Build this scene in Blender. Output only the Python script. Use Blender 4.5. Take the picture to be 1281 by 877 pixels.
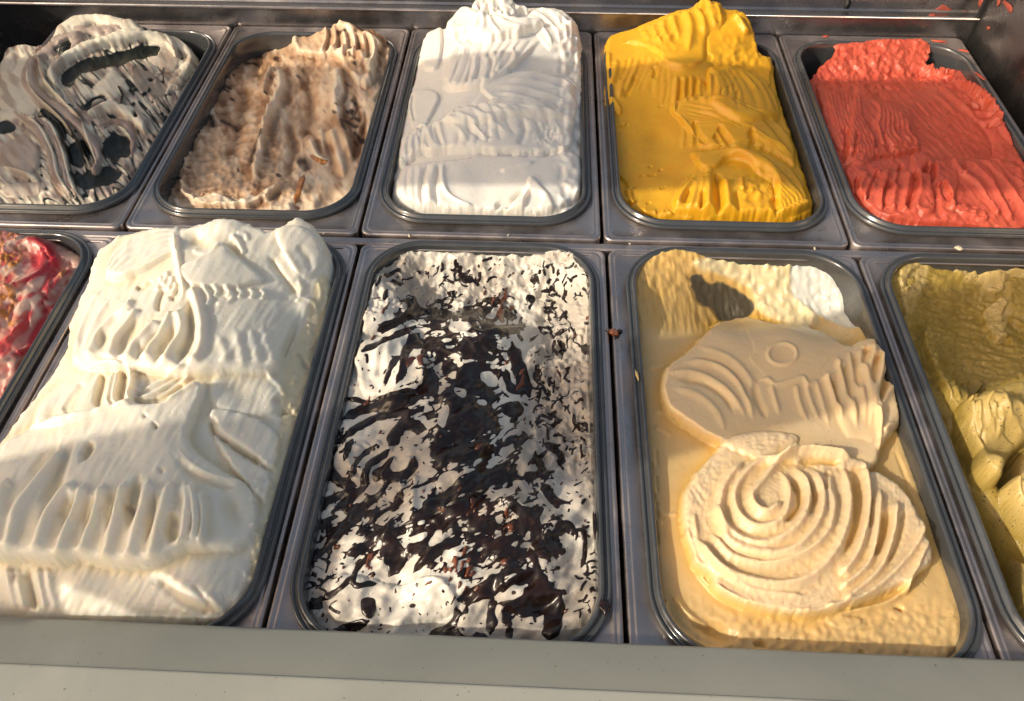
# Gelato display case: ten pans of gelato in steel trays, sunlit through the case.
import bpy, math, random
import numpy as np
from mathutils import Vector, Matrix

scene = bpy.context.scene
for o in list(bpy.data.objects):
    bpy.data.objects.remove(o, do_unlink=True)
COL = scene.collection
rad = math.radians

# ---------------------------------------------------------------- camera
CAM = np.array([-0.0597384, -0.5825485, 0.5235439])
PITCH, ROLL, YAW = 0.8779554, -0.0090219, 0.0512387
FOC, PW, PH = 950.0, 1281.0, 877.0
cp, sp = math.cos(PITCH), math.sin(PITCH)
_f = np.array([0, cp, -sp]); _r = np.array([1.0, 0, 0]); _u = np.cross(_r, _f)
cy_, sy_ = math.cos(YAW), math.sin(YAW)
_Rz = np.array([[cy_, -sy_, 0], [sy_, cy_, 0], [0, 0, 1]])
_f, _r, _u = _Rz @ _f, _Rz @ _r, _Rz @ _u
cr_, sr_ = math.cos(ROLL), math.sin(ROLL)
AX_R = cr_ * _r + sr_ * _u
AX_U = -sr_ * _r + cr_ * _u
AX_F = _f
cam_data = bpy.data.cameras.new('camera')
cam = bpy.data.objects.new('camera', cam_data)
COL.objects.link(cam)
M = Matrix(((AX_R[0], AX_U[0], -AX_F[0], CAM[0]), (AX_R[1], AX_U[1], -AX_F[1], CAM[1]),
            (AX_R[2], AX_U[2], -AX_F[2], CAM[2]), (0, 0, 0, 1)))
cam.matrix_world = M
cam_data.sensor_width = 36.0
cam_data.lens = 36.0 * FOC / PW
cam_data.clip_start = 0.01
cam_data.clip_end = 500
scene.camera = cam

# ---------------------------------------------------------------- light
SUN = np.array([-0.72, -0.40, 0.56]); SUN /= np.linalg.norm(SUN)
world = bpy.data.worlds.new('World'); scene.world = world; world.use_nodes = True
wn = world.node_tree; wn.nodes.clear()
wo = wn.nodes.new('ShaderNodeOutputWorld'); wb = wn.nodes.new('ShaderNodeBackground')
sk = wn.nodes.new('ShaderNodeTexSky'); sk.sky_type = 'NISHITA'; sk.sun_disc = False
sk.sun_elevation = math.asin(SUN[2]); sk.sun_rotation = math.atan2(SUN[0], SUN[1])
sk.air_density = 0.8; sk.dust_density = 3.0; sk.ozone_density = 0.6
wb.inputs[1].default_value = 0.15
wm = wn.nodes.new('ShaderNodeMix'); wm.data_type = 'RGBA'; wm.blend_type = 'MULTIPLY'; wm.inputs[0].default_value = 1.0
wm.inputs[7].default_value = (1.0, 0.86, 0.665, 1)
wn.links.new(sk.outputs[0], wm.inputs[6]); wn.links.new(wm.outputs[2], wb.inputs[0]); wn.links.new(wb.outputs[0], wo.inputs[0])
sd = bpy.data.lights.new('sun', 'SUN'); sd.energy = 2.15; sd.angle = rad(0.55); sd.color = (1.0, 0.90, 0.72)
so = bpy.data.objects.new('sun', sd); COL.objects.link(so)
so.rotation_euler = Vector(SUN).to_track_quat('Z', 'Y').to_euler()
so.location = Vector(SUN) * 3
vs = scene.view_settings
scene.display_settings.display_device = 'sRGB'
vs.view_transform = 'Standard'; vs.look = 'None'; vs.exposure = 0.62; vs.gamma = 1.0; vs.use_curve_mapping = False
scene.render.engine = 'CYCLES'
scene.cycles.max_bounces = 8
scene.cycles.use_denoising = True

# ---------------------------------------------------------------- survey helpers
def proj(P):
    """World points -> survey (photo) coordinates."""
    q = np.asarray(P, float) - CAM
    d = q @ AX_F
    return PW / 2 + FOC * (q @ AX_R) / d, PH / 2 - FOC * (q @ AX_U) / d

def at(px, py, z):
    """Survey coordinates + height in metres -> world point."""
    d = AX_R * (px - PW / 2) / FOC - AX_U * (py - PH / 2) / FOC + AX_F
    return CAM + d * (z - CAM[2]) / d[2]

def smooth(x, a=0.0, b=1.0):
    t = np.clip((x - a) / (b - a), 0, 1)
    return t * t * (3 - 2 * t)

def catmull(pts, n, closed=False):
    """Resample a polyline as a Catmull-Rom curve, evenly in index."""
    P = np.asarray(pts, float)
    k = len(P)
    if k == 2:
        t = np.linspace(0, 1, n)[:, None]
        return P[0] * (1 - t) + P[1] * t
    if closed:
        Q = np.vstack([P[-1:], P, P[:2]]); m = k
    else:
        Q = np.vstack([2 * P[0] - P[1], P, 2 * P[-1] - P[-2]]); m = k - 1
    u = np.linspace(0, m, n, endpoint=not closed)
    i = np.minimum(u.astype(int), m - 1); f = (u - i)[:, None]
    p0, p1, p2, p3 = Q[i], Q[i + 1], Q[i + 2], Q[i + 3]
    return 0.5 * (2 * p1 + (p2 - p0) * f + (2 * p0 - 5 * p1 + 4 * p2 - p3) * f ** 2 + (3 * p1 - p0 - 3 * p2 + p3) * f ** 3)

def even(pts, n, closed=False):
    c = catmull(pts, n * 4, closed)
    if closed: c = np.vstack([c, c[:1]])
    L = np.r_[0, np.cumsum(np.linalg.norm(np.diff(c, axis=0), axis=1))]
    s = np.linspace(0, L[-1], n, endpoint=not closed)
    return np.stack([np.interp(s, L, c[:, j]) for j in range(c.shape[1])], 1)

def seg_dist(X, Y, poly, closed):
    """Distance (and arc parameter 0..1) from points to a polyline."""
    best = np.full(X.shape, 1e9); par = np.zeros(X.shape)
    n = len(poly); m = n if closed else n - 1
    for i in range(m):
        a = poly[i]; b = poly[(i + 1) % n]
        dx, dy = b[0] - a[0], b[1] - a[1]
        l2 = dx * dx + dy * dy + 1e-12
        t = np.clip(((X - a[0]) * dx + (Y - a[1]) * dy) / l2, 0, 1)
        d = (X - a[0] - t * dx) ** 2 + (Y - a[1] - t * dy) ** 2
        k = d < best
        best[k] = d[k]; par[k] = (i + t[k]) / m
    return np.sqrt(best), par

def inside(X, Y, poly):
    c = np.zeros(X.shape, bool); n = len(poly)
    for i in range(n):
        a = poly[i]; b = poly[(i + 1) % n]
        if a[1] == b[1]: continue
        k = ((a[1] > Y) != (b[1] > Y)) & (X < (b[0] - a[0]) * (Y - a[1]) / (b[1] - a[1]) + a[0])
        c ^= k
    return c

def signed(X, Y, poly):
    d, _ = seg_dist(X, Y, poly, True)
    return np.where(inside(X, Y, poly), d, -d)

def fnoise(shape, s1, s2=None, ang=0.0, seed=0):
    """Band-limited noise, unit variance; s1,s2 = feature sizes in cells along/across ang (degrees)."""
    s2 = s1 if s2 is None else s2
    r = np.random.RandomState(seed)
    h, w = shape
    h2, w2 = h + 64, w + 64
    F = np.fft.rfft2(r.randn(h2, w2))
    ky = np.fft.fftfreq(h2)[:, None] * 2 * math.pi; kx = np.fft.rfftfreq(w2)[None] * 2 * math.pi
    a = rad(ang); ca, sa = math.cos(a), math.sin(a)
    k1 = kx * ca + ky * sa; k2 = -kx * sa + ky * ca
    F *= np.exp(-((k1 * s1) ** 2 + (k2 * s2) ** 2) / 2)
    n = np.fft.irfft2(F, (h2, w2))[:h, :w]
    return (n - n.mean()) / (n.std() + 1e-9)

def blur(a, s):
    if s <= 0: return a
    k = int(3 * s + 1); x = np.arange(-k, k + 1); g = np.exp(-x * x / (2 * s * s)); g /= g.sum()
    p = np.pad(a, k, mode='edge')
    p = sum(g[i] * p[:, i:i + a.shape[1]] for i in range(2 * k + 1))
    return sum(g[i] * p[i:i + a.shape[0]] for i in range(2 * k + 1))

def thin_plate(P, v, lam=1e-3):
    P = np.asarray(P); n = len(P); c = P.mean(0); P = (P - c) / 100.0
    def phi(r2): return 0.5 * r2 * np.log(r2 + 1e-12)
    r2 = ((P[:, None] - P[None]) ** 2).sum(-1)
    A = np.zeros((n + 3, n + 3)); A[:n, :n] = phi(r2) + lam * np.eye(n)
    A[:n, n] = 1; A[:n, n + 1:] = P; A[n, :n] = 1; A[n + 1:, :n] = P.T
    w = np.linalg.solve(A, np.r_[v, 0, 0, 0])
    def f(X, Y):
        x = (X - c[0]) / 100.0; y = (Y - c[1]) / 100.0
        z = w[n] + w[n + 1] * x + w[n + 2] * y
        for i in range(n):
            z = z + w[i] * phi((x - P[i, 0]) ** 2 + (y - P[i, 1]) ** 2)
        return z
    return f

class Relief:
    """Hand-traced relief of one gelato: a height map (mm) over survey coordinates, later sampled onto the mesh."""
    def __init__(s, x0, y0, x1, y1):
        s.x0, s.y0 = x0, y0
        s.w, s.h = x1 - x0, y1 - y0
        s.X, s.Y = np.meshgrid(np.arange(x0, x1, dtype=float), np.arange(y0, y1, dtype=float))
        s.H = np.zeros(s.X.shape); s.m = {}
    def mask(s, k):
        if k not in s.m: s.m[k] = np.zeros(s.X.shape)
        return s.m[k]
    def win(s, pts, pad):
        p = np.asarray(pts)
        a = int(max(0, p[:, 0].min() - pad - s.x0)); b = int(min(s.w, p[:, 0].max() + pad - s.x0 + 1))
        c = int(max(0, p[:, 1].min() - pad - s.y0)); d = int(min(s.h, p[:, 1].max() + pad - s.y0 + 1))
        return slice(c, max(c, d)), slice(a, max(a, b))
    def ridge(s, pts, w, a, taper=(0.15, 0.15), w2=None, prof='g', key=None):
        """Raised (a>0) or cut (a<0) line of half width w px; w2 = half width at its end."""
        c = even(pts, max(6, min(40, len(pts) * 6)))
        W = max(w, w2 or 0)
        k = s.win(c, 3 * W + 2)
        X, Y = s.X[k], s.Y[k]
        if X.size == 0: return
        d, t = seg_dist(X, Y, c, False)
        ww = w + (w2 - w) * t if w2 else w
        e = np.ones_like(t)
        if taper[0] > 0: e = e * smooth(t, 0, taper[0])
        if taper[1] > 0: e = e * smooth(1 - t, 0, taper[1])
        q = d / (ww * (0.35 + 0.65 * e))
        v = np.exp(-q * q) if prof == 'g' else np.clip(1 - q * q, 0, None) ** 0.5
        if key: s.mask(key)[k] = np.maximum(s.mask(key)[k], v * e)
        else: s.H[k] += a * v * e
    def blob(s, x, y, rx, ry, a, ang=0, p=2.0):
        R = max(rx, ry) * 2.2
        k = s.win([(x, y)], R)
        X, Y = s.X[k] - x, s.Y[k] - y
        c, n = math.cos(rad(ang)), math.sin(rad(ang))
        q = ((X * c + Y * n) / rx) ** 2 + ((-X * n + Y * c) / ry) ** 2
        s.H[k] += a * np.exp(-q ** (p / 2))
    def poly(s, pts, n=None, wob=0, seed=1):
        """Signed distance (px) to a smooth closed outline; positive inside."""
        c = even(pts, n or max(24, len(pts) * 6), True)
        k = s.win(c, 40)
        d = np.full(s.X.shape, -40.0)
        d[k] = signed(s.X[k], s.Y[k], c)
        if wob: d += wob * fnoise(s.X.shape, 2.5, seed=seed)
        return d
    def plate(s, pts, a, w, wob=0.0, seed=1, keep=0.9):
        """Slab with a rounded edge w px wide laid over what is there; keep<1 flattens the relief under it."""
        d = s.poly(pts, wob=wob, seed=seed)
        e = np.clip(d / w, 0, 1); e = np.sqrt(1 - (1 - e) ** 2)
        if keep < 1: s.H = s.H * (1 - e * (1 - keep))
        s.H += a * e
        return d
    def patch(s, guides, fn, mode='add', dens=1.6, soft=0.6, feather=None):
        """Sheet swept through guide curves (t across the guides, s along them); fn(s,t)->mm or (mm, alpha)."""
        G = [even(g, 60) for g in guides]
        G = np.array(G)                                   # k,60,2
        lengths = np.linalg.norm(np.diff(G, axis=1), axis=2).sum(1).max()
        widths = np.linalg.norm(np.diff(G, axis=0), axis=2).sum(0).max()
        ns, nt = int(lengths * dens) + 4, int(widths * dens) + 4
        a = catmull(G.reshape(len(G), -1), nt).reshape(nt, 60, 2)
        u = np.linspace(0, 59, ns); i = np.minimum(u.astype(int), 58); f = (u - i)[None, :, None]
        P = a[:, i] * (1 - f) + a[:, i + 1] * f              # nt,ns,2
        S, T = np.meshgrid(np.linspace(0, 1, ns), np.linspace(0, 1, nt))
        v = fn(S, T)
        al = np.ones_like(S)
        if isinstance(v, tuple): v, al = v
        xi = np.round(P[..., 0] - s.x0).astype(int).ravel(); yi = np.round(P[..., 1] - s.y0).astype(int).ravel()
        ok = (xi >= 0) & (xi < s.w) & (yi >= 0) & (yi < s.h)
        idx = yi[ok] * s.w + xi[ok]; N = s.w * s.h
        W = np.bincount(idx, minlength=N).astype(float)
        V = np.bincount(idx, (v * al).ravel()[ok], minlength=N); A = np.bincount(idx, al.ravel()[ok], minlength=N)
        W, V, A = [x.reshape(s.h, s.w) for x in (W, V, A)]
        c = (W > 0).astype(float); Wm = np.maximum(W, 1)
        V, A = V / Wm, A / Wm
        V, A, = blur(V, soft), blur(A, soft)
        if mode == 'add': s.H += V
        elif mode == 'over': s.H = s.H * (1 - A) + V      # replaces the relief below it
        elif mode == 'max': s.H = np.where(A > 0.3, np.maximum(s.H, V), s.H)
        else:
            s.m[mode] = np.maximum(s.mask(mode), V)
        return V, A
    def sample(s, a, px, py):
        x = np.clip(px - s.x0, 0, s.w - 1.001); y = np.clip(py - s.y0, 0, s.h - 1.001)
        i, j = x.astype(int), y.astype(int); f, g = x - i, y - j
        return (a[j, i] * (1 - f) + a[j, i + 1] * f) * (1 - g) + (a[j + 1, i] * (1 - f) + a[j + 1, i + 1] * f) * g

# ---------------------------------------------------------------- objects
def tag(o, label=None, cat=None, group=None, kind=None):
    if label: o['label'] = label
    if cat: o['category'] = cat
    if group: o['group'] = group
    if kind: o['kind'] = kind
    return o

def mesh_obj(name, V, F, mat, parent=None, flat=False, attrs=None):
    me = bpy.data.meshes.new(name)
    V = np.asarray(V, np.float32)
    if isinstance(F, np.ndarray):
        n, k = F.shape
        me.vertices.add(len(V)); me.vertices.foreach_set('co', V.ravel())
        me.loops.add(n * k); me.loops.foreach_set('vertex_index', F.astype(np.int32).ravel())
        me.polygons.add(n); me.polygons.foreach_set('loop_start', np.arange(0, n * k, k, dtype=np.int32))
        me.update(calc_edges=True)
    else:
        me.from_pydata([tuple(map(float, v)) for v in V], [], F); me.update()
    if not flat: me.polygons.foreach_set('use_smooth', [True] * len(me.polygons))
    for k, a in (attrs or {}).items():
        at_ = me.attributes.new(k, 'FLOAT', 'POINT'); at_.data.foreach_set('value', np.asarray(a, np.float32).ravel())
    me.validate()
    if mat: me.materials.append(mat)
    o = bpy.data.objects.new(name, me); COL.objects.link(o)
    if parent: o.parent = parent
    return o

def rrect(cx, cy, hw, hl, r, z, n=10):
    r = max(min(r, hw, hl), 1e-4); out = []
    for q, (sx, sy) in enumerate(((1, 1), (-1, 1), (-1, -1), (1, -1))):
        for i in range(n + 1):
            a = math.pi / 2 * (q + i / n)
            out.append((cx + sx * (hw - r) + r * math.cos(a), cy + sy * (hl - r) + r * math.sin(a), z))
    # extra points on the straight sides keep long quads well shaped
    return out

def loft(rings, closed_loop=False, cap=False):
    V = [p for r in rings for p in r]; n = len(rings[0]); F = []
    m = len(rings)
    for i in range(m - 1 + (1 if closed_loop else 0)):
        a, b = i * n, ((i + 1) % m) * n
        for j in range(n):
            k = (j + 1) % n
            F.append((a + j, a + k, b + k, b + j))
    if cap: F.append(tuple(range((m - 1) * n, m * n)))
    return V, F

def extrude_x(prof, x0, x1, cap=True, nx=1):
    """Sweep a (y,z) profile along x."""
    V = []; F = []; n = len(prof)
    xs = np.linspace(x0, x1, nx + 1)
    for x in xs: V += [(x, p[0], p[1]) for p in prof]
    for i in range(nx):
        for j in range(n - 1):
            F.append((i * n + j, (i + 1) * n + j, (i + 1) * n + j + 1, i * n + j + 1))
    if cap: F += [tuple(range(n - 1, -1, -1)), tuple(range(nx * n, nx * n + n))]
    return V, F

# ---------------------------------------------------------------- materials
def nodes(name):
    m = bpy.data.materials.new(name); m.use_nodes = True
    nt = m.node_tree; b = nt.nodes['Principled BSDF']
    return m, nt, b

def nd(nt, typ, **kw):
    n = nt.nodes.new(typ)
    for k, v in kw.items():
        if k.startswith('i_'):
            key = k[2:]; key = int(key) if key.isdigit() else key.replace('_', ' ')
            n.inputs[key].default_value = v
        else: setattr(n, k, v)
    return n

def coord(nt, scale=(1, 1, 1)):
    t = nd(nt, 'ShaderNodeTexCoord'); m = nd(nt, 'ShaderNodeMapping'); m.inputs['Scale'].default_value = scale
    nt.links.new(t.outputs['Object'], m.inputs[0]); return m.outputs[0]

def ramp(nt, fac, stops):
    r = nd(nt, 'ShaderNodeValToRGB'); e = r.color_ramp.elements
    while len(e) < len(stops): e.new(0.5)
    for k, (p, c) in enumerate(stops):
        e[k].position = p; e[k].color = tuple(c) + (1,) if len(c) == 3 else c
    nt.links.new(fac, r.inputs[0]); return r.outputs[0]

def mix(nt, fac, a, b, mode='MIX'):
    m = nd(nt, 'ShaderNodeMix', data_type='RGBA', blend_type=mode)
    for sock, v in ((0, fac), (6, a), (7, b)):
        if isinstance(v, (int, float)): m.inputs[sock].default_value = v
        elif isinstance(v, tuple): m.inputs[sock].default_value = v + (1,) if len(v) == 3 else v
        else: nt.links.new(v, m.inputs[sock])
    return m.outputs[2]

def noise(nt, vec, scale, detail=4, rough=0.55, dist=0.0):
    n = nd(nt, 'ShaderNodeTexNoise'); n.inputs['Scale'].default_value = scale; n.inputs['Detail'].default_value = detail
    n.inputs['Roughness'].default_value = rough; n.inputs['Distortion'].default_value = dist
    nt.links.new(vec, n.inputs['Vector']); return n.outputs[0]

def bump(nt, b, h, strength, dist, prev=None):
    n = nd(nt, 'ShaderNodeBump'); n.inputs['Strength'].default_value = strength; n.inputs['Distance'].default_value = dist
    nt.links.new(h, n.inputs['Height'])
    if prev: nt.links.new(prev, n.inputs['Normal'])
    nt.links.new(n.outputs[0], b.inputs['Normal']); return n.outputs[0]

def attr(nt, name):
    a = nd(nt, 'ShaderNodeAttribute', attribute_name=name); return a.outputs['Fac']

def gelato_mat(name, col, deep=None, rough=0.36, sss=0.5, radius=(1.0, 0.6, 0.35), scale=0.004, speck=None, tints=(), grain=0.35, icy=0.0):
    """deep: colour variation; speck: (colour, density 0..1, scale); tints: [(attribute, colour)]."""
    m, nt, b = nodes(name)
    v = coord(nt)
    c = col
    if deep:
        f = ramp(nt, noise(nt, v, 38, 4, 0.6), [(0.35, (0, 0, 0)), (0.72, (1, 1, 1))])
        c = mix(nt, f, col, deep)
    for a, tc in tints:
        c = mix(nt, attr(nt, a), c, tc)
    if speck:
        for k in range(2):
            sc_, dens, s = speck[0], speck[1], speck[2] * (1 + 0.9 * k)
            vo = nd(nt, 'ShaderNodeTexVoronoi'); vo.inputs['Scale'].default_value = s; vo.inputs['Randomness'].default_value = 1
            warp = nd(nt, 'ShaderNodeMapping'); warp.inputs['Scale'].default_value = (1, 0.55 if k else 1.3, 1); warp.inputs['Location'].default_value = (k * 3.3, k * 1.7, 0)
            nt.links.new(v, warp.inputs[0]); nt.links.new(warp.outputs[0], vo.inputs['Vector'])
            sep = nd(nt, 'ShaderNodeSeparateColor'); nt.links.new(vo.outputs['Color'], sep.inputs[0])
            r = nd(nt, 'ShaderNodeMath', operation='MULTIPLY_ADD'); nt.links.new(sep.outputs[0], r.inputs[0]); r.inputs[1].default_value = 0.42 / dens; r.inputs[2].default_value = -0.42 * (1 - dens) / dens
            lt = nd(nt, 'ShaderNodeMath', operation='LESS_THAN'); nt.links.new(vo.outputs['Distance'], lt.inputs[0]); nt.links.new(r.outputs[0], lt.inputs[1])
            c = mix(nt, lt.outputs[0], c, sc_)
    if isinstance(c, tuple): b.inputs['Base Color'].default_value = c + (1,)
    else: nt.links.new(c, b.inputs['Base Color'])
    b.inputs['Roughness'].default_value = rough
    b.inputs['Subsurface Weight'].default_value = sss
    b.inputs['Subsurface Radius'].default_value = radius
    b.inputs['Subsurface Scale'].default_value = scale
    b.inputs['Specular IOR Level'].default_value = 0.5
    h = noise(nt, v, 420, 5, 0.6)
    n1 = bump(nt, b, h, grain * 0.7, 0.0010)
    h2 = noise(nt, v, 900, 3, 0.6)
    n2 = bump(nt, b, h2, grain * 0.8, 0.0005, n1)
    pit = ramp(nt, noise(nt, v, 230, 3, .5), [(0.26, (0, 0, 0)), (0.34, (1, 1, 1))])
    bump(nt, b, pit, .5, 0.0009, n2)
    rr = ramp(nt, noise(nt, v, 120, 3), [(0.3, (rough * 0.75,) * 3), (0.7, (min(1, rough * 1.3),) * 3)])
    nt.links.new(rr, b.inputs['Roughness'])
    return m

def steel_mat(name, col=(0.50, 0.44, 0.42), rough=0.34, dirs=(60, 4, 60), stain=(0.30, 0.24, 0.17)):
    m, nt, b = nodes(name)
    v = coord(nt); vb = coord(nt, dirs)
    f = ramp(nt, noise(nt, v, 9, 5, 0.6, 0.4), [(0.45, (0, 0, 0)), (0.75, (1, 1, 1))])
    c = mix(nt, f, col, tuple(x * 0.72 for x in col))
    sp_ = ramp(nt, noise(nt, v, 55, 6, 0.78), [(0.56, (0, 0, 0)), (0.74, (1, 1, 1))])
    c = mix(nt, sp_, c, stain)
    nt.links.new(c, b.inputs['Base Color'])
    b.inputs['Metallic'].default_value = 0.92
    rr = ramp(nt, noise(nt, v, 22, 5, 0.6), [(0.35, (rough * 0.6,) * 3), (0.65, (rough * 1.7,) * 3)])
    nt.links.new(rr, b.inputs['Roughness'])
    n1 = bump(nt, b, noise(nt, vb, 40, 6, .75), 0.16, 0.0005)
    bump(nt, b, noise(nt, v, 6, 3), 0.25, 0.004, n1)
    return m
# ================================================================ the case
M_STEEL = steel_mat('brushed_steel')
M_BACK = steel_mat('case_back_steel', (0.30, 0.29, 0.30), 0.22, (3, 60, 60))
M_SIDE = steel_mat('case_side_steel', (0.22, 0.21, 0.21), 0.25, (60, 60, 3))
m, nt, b = nodes('pan_plastic')
v = coord(nt)
f = ramp(nt, noise(nt, v, 30, 5, 0.65), [(0.5, (0.050, 0.053, 0.057)), (0.85, (0.09, 0.09, 0.09))])
nt.links.new(f, b.inputs['Base Color'])
rr = ramp(nt, noise(nt, v, 45, 5, 0.7), [(0.35, (0.12,) * 3), (0.8, (0.34,) * 3)]); nt.links.new(rr, b.inputs['Roughness'])
b.inputs['Specular IOR Level'].default_value = 0.8
b.inputs['Coat Weight'].default_value = 0.35; b.inputs['Coat Roughness'].default_value = 0.12
bump(nt, b, noise(nt, v, 60, 4), 0.12, 0.001)
M_PAN = m
m, nt, b = nodes('case_dark'); b.inputs['Base Color'].default_value = (0.012, 0.011, 0.012, 1); b.inputs['Roughness'].default_value = 0.6
M_DARK = m
m, nt, b = nodes('counter_stone')
v = coord(nt); vs_ = coord(nt, (1, 9, 1))
f = ramp(nt, noise(nt, v, 7, 6, 0.62, 0.8), [(0.3, (0.26, 0.27, 0.235)), (0.7, (0.33, 0.335, 0.295))])
g = ramp(nt, noise(nt, vs_, 16, 7, 0.75, 1.5), [(0.66, (0, 0, 0)), (0.70, (1, 1, 1))])
c = mix(nt, g, f, (0.19, 0.19, 0.165))
g2 = ramp(nt, noise(nt, v, 420, 2, 0.5), [(0.73, (0, 0, 0)), (0.76, (1, 1, 1))])
c = mix(nt, g2, c, (0.12, 0.11, 0.09))
nt.links.new(c, b.inputs['Base Color']); b.inputs['Roughness'].default_value = 0.38
bump(nt, b, noise(nt, v, 120, 5), 0.1, 0.0006)
M_STONE = m

# body under the trays
def box(name, x0, x1, y0, y1, z0, z1, mat, parent=None):
    V = [(x, y, z) for z in (z0, z1) for y in (y0, y1) for x in (x0, x1)]
    F = [(0, 2, 3, 1), (4, 5, 7, 6), (0, 1, 5, 4), (2, 6, 7, 3), (0, 4, 6, 2), (1, 3, 7, 5)]
    return mesh_obj(name, V, F, mat, parent, flat=True)
XL, XR = -0.99, 0.512
tag(box('case_floor', XL, XR + .2, -0.45, 0.44, -0.19, -0.175, M_DARK), kind='structure')
V, F = extrude_x([(-0.0125, -0.03), (-0.0125, -0.0022), (-0.0105, -0.001), (-0.004, -0.001), (-0.002, -0.0025), (-0.002, -0.03)], XL, XR)
tag(mesh_obj('divider_bar', V, F, M_STEEL, flat=True), kind='structure')

# back wall: low upstand, folded lip, recessed upper face
V, F = extrude_x([(0.424, -0.17), (0.424, 0.0), (0.4255, 0.024), (0.4245, 0.0262), (0.426, 0.0278), (0.430, 0.0272), (0.447, 0.0235), (0.4495, 0.026), (0.452, 0.10), (0.457, 0.16), (0.475, 0.165), (0.475, -0.17)], XL, XR + .06)
bw = tag(mesh_obj('back_wall', V, F, M_BACK, flat=True), kind='structure')
V, F = extrude_x([(0.424 + .0008 * math.cos(a) - .001, 0.0265 + .0011 * math.sin(a)) for a in np.linspace(0, 2 * math.pi, 9)[:-1]], XL, XR)
mesh_obj('folded_lip', V, F, M_STEEL, bw)
dd_ = AX_R * (1060 - PW / 2) / FOC - AX_U * (6 - PH / 2) / FOC + AX_F
hp = CAM + dd_ * (.4490 - CAM[1]) / dd_[1]
hx = hp[0]
yy = .4488
rr_ = []
for q_, ex in ((0, 0.0), (1, .0012)):
    rr_.append([(hx + (.0042 - ex) * math.cos(a), yy + .0016 * q_, hp[2] + (.0085 - ex) * math.sin(a)) for a in np.linspace(0, 2 * math.pi, 25)[:-1]])
V, F = loft([rr_[1], rr_[0]], cap=True)
mesh_obj('drain_hole', V, F, M_DARK, bw)
# right end wall
sw = tag(box('side_wall', 0.513, 0.530, -0.43, 0.475, -0.17, 0.20, M_SIDE), kind='structure')
box('corner_gap_strip', 0.5085, 0.5135, 0.4225, 0.4285, -0.05, 0.16, M_DARK, sw)  # dark strip standing in for the black gap at the corner
sw2 = tag(box('left_side_wall', XL - .02, XL, -0.43, 0.475, -0.17, 0.20, M_SIDE), kind='structure')

# counter ledge in front: sloping nosing, bead, flat top
def stone(name, a_, b_, rough):
    m, nt, b = nodes(name); v = coord(nt); v2 = coord(nt, (1, 9, 1))
    f = ramp(nt, noise(nt, v, 7, 6, 0.62, 0.8), [(0.3, a_), (0.7, b_)])
    g = ramp(nt, noise(nt, v2, 16, 7, 0.75, 1.5), [(0.64, (0, 0, 0)), (0.72, (1, 1, 1))])
    c = mix(nt, g, f, tuple(x * .72 for x in a_))
    g2 = ramp(nt, noise(nt, v, 420, 2, 0.5), [(0.73, (0, 0, 0)), (0.76, (1, 1, 1))])
    c = mix(nt, g2, c, (0.12, 0.11, 0.09))
    nt.links.new(c, b.inputs['Base Color'])
    rr = ramp(nt, noise(nt, v, 30, 4, .6), [(.3, (rough * .8,) * 3), (.7, (rough * 1.25,) * 3)]); nt.links.new(rr, b.inputs['Roughness'])
    bump(nt, b, noise(nt, v, 120, 5), 0.1, 0.0006)
    return m
M_STONE = stone('counter_nosing', (0.215, 0.222, 0.198), (0.265, 0.27, 0.24), .42)
M_STONE2 = stone('counter_top_stone', (0.30, 0.305, 0.275), (0.37, 0.375, 0.335), .38)
arc = [(-.4085 - .004 * (1 - math.cos(a)), .0145 + .004 * math.sin(a)) for a in np.linspace(0, 1.3, 6)]
V, F = extrude_x([(-.4085, -.004)] + arc + [(-.4425, .0282), (-.4440, .0282), (-.4440, -.004)], XL - .3, XR + .5)
cl = mesh_obj('counter_ledge', V, F, M_STONE); cl.data.shade_flat() if False else None
tag(cl, kind='structure')
arc2 = [(-.4420 - .0022 * (1 - math.cos(a)), .0280 + .0014 * math.sin(a)) for a in np.linspace(0, math.pi / 2, 7)]
V, F = extrude_x([(-.4418, .020)] + arc2 + [(-.60, .0294), (-.66, .0294), (-.66, -.9), (-.64, -.9), (-.64, .020)], XL - .3, XR + .5)
ct = mesh_obj('counter_top', V, F, M_STONE2); tag(ct, kind='structure')
for o_ in (cl, ct):
    o_.data.polygons.foreach_set('use_smooth', [len(p_.vertices) == 4 and abs(p_.normal.z) < 2 for p_ in o_.data.polygons])
    o_.data.set_sharp_from_angle(angle=rad(35))

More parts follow.
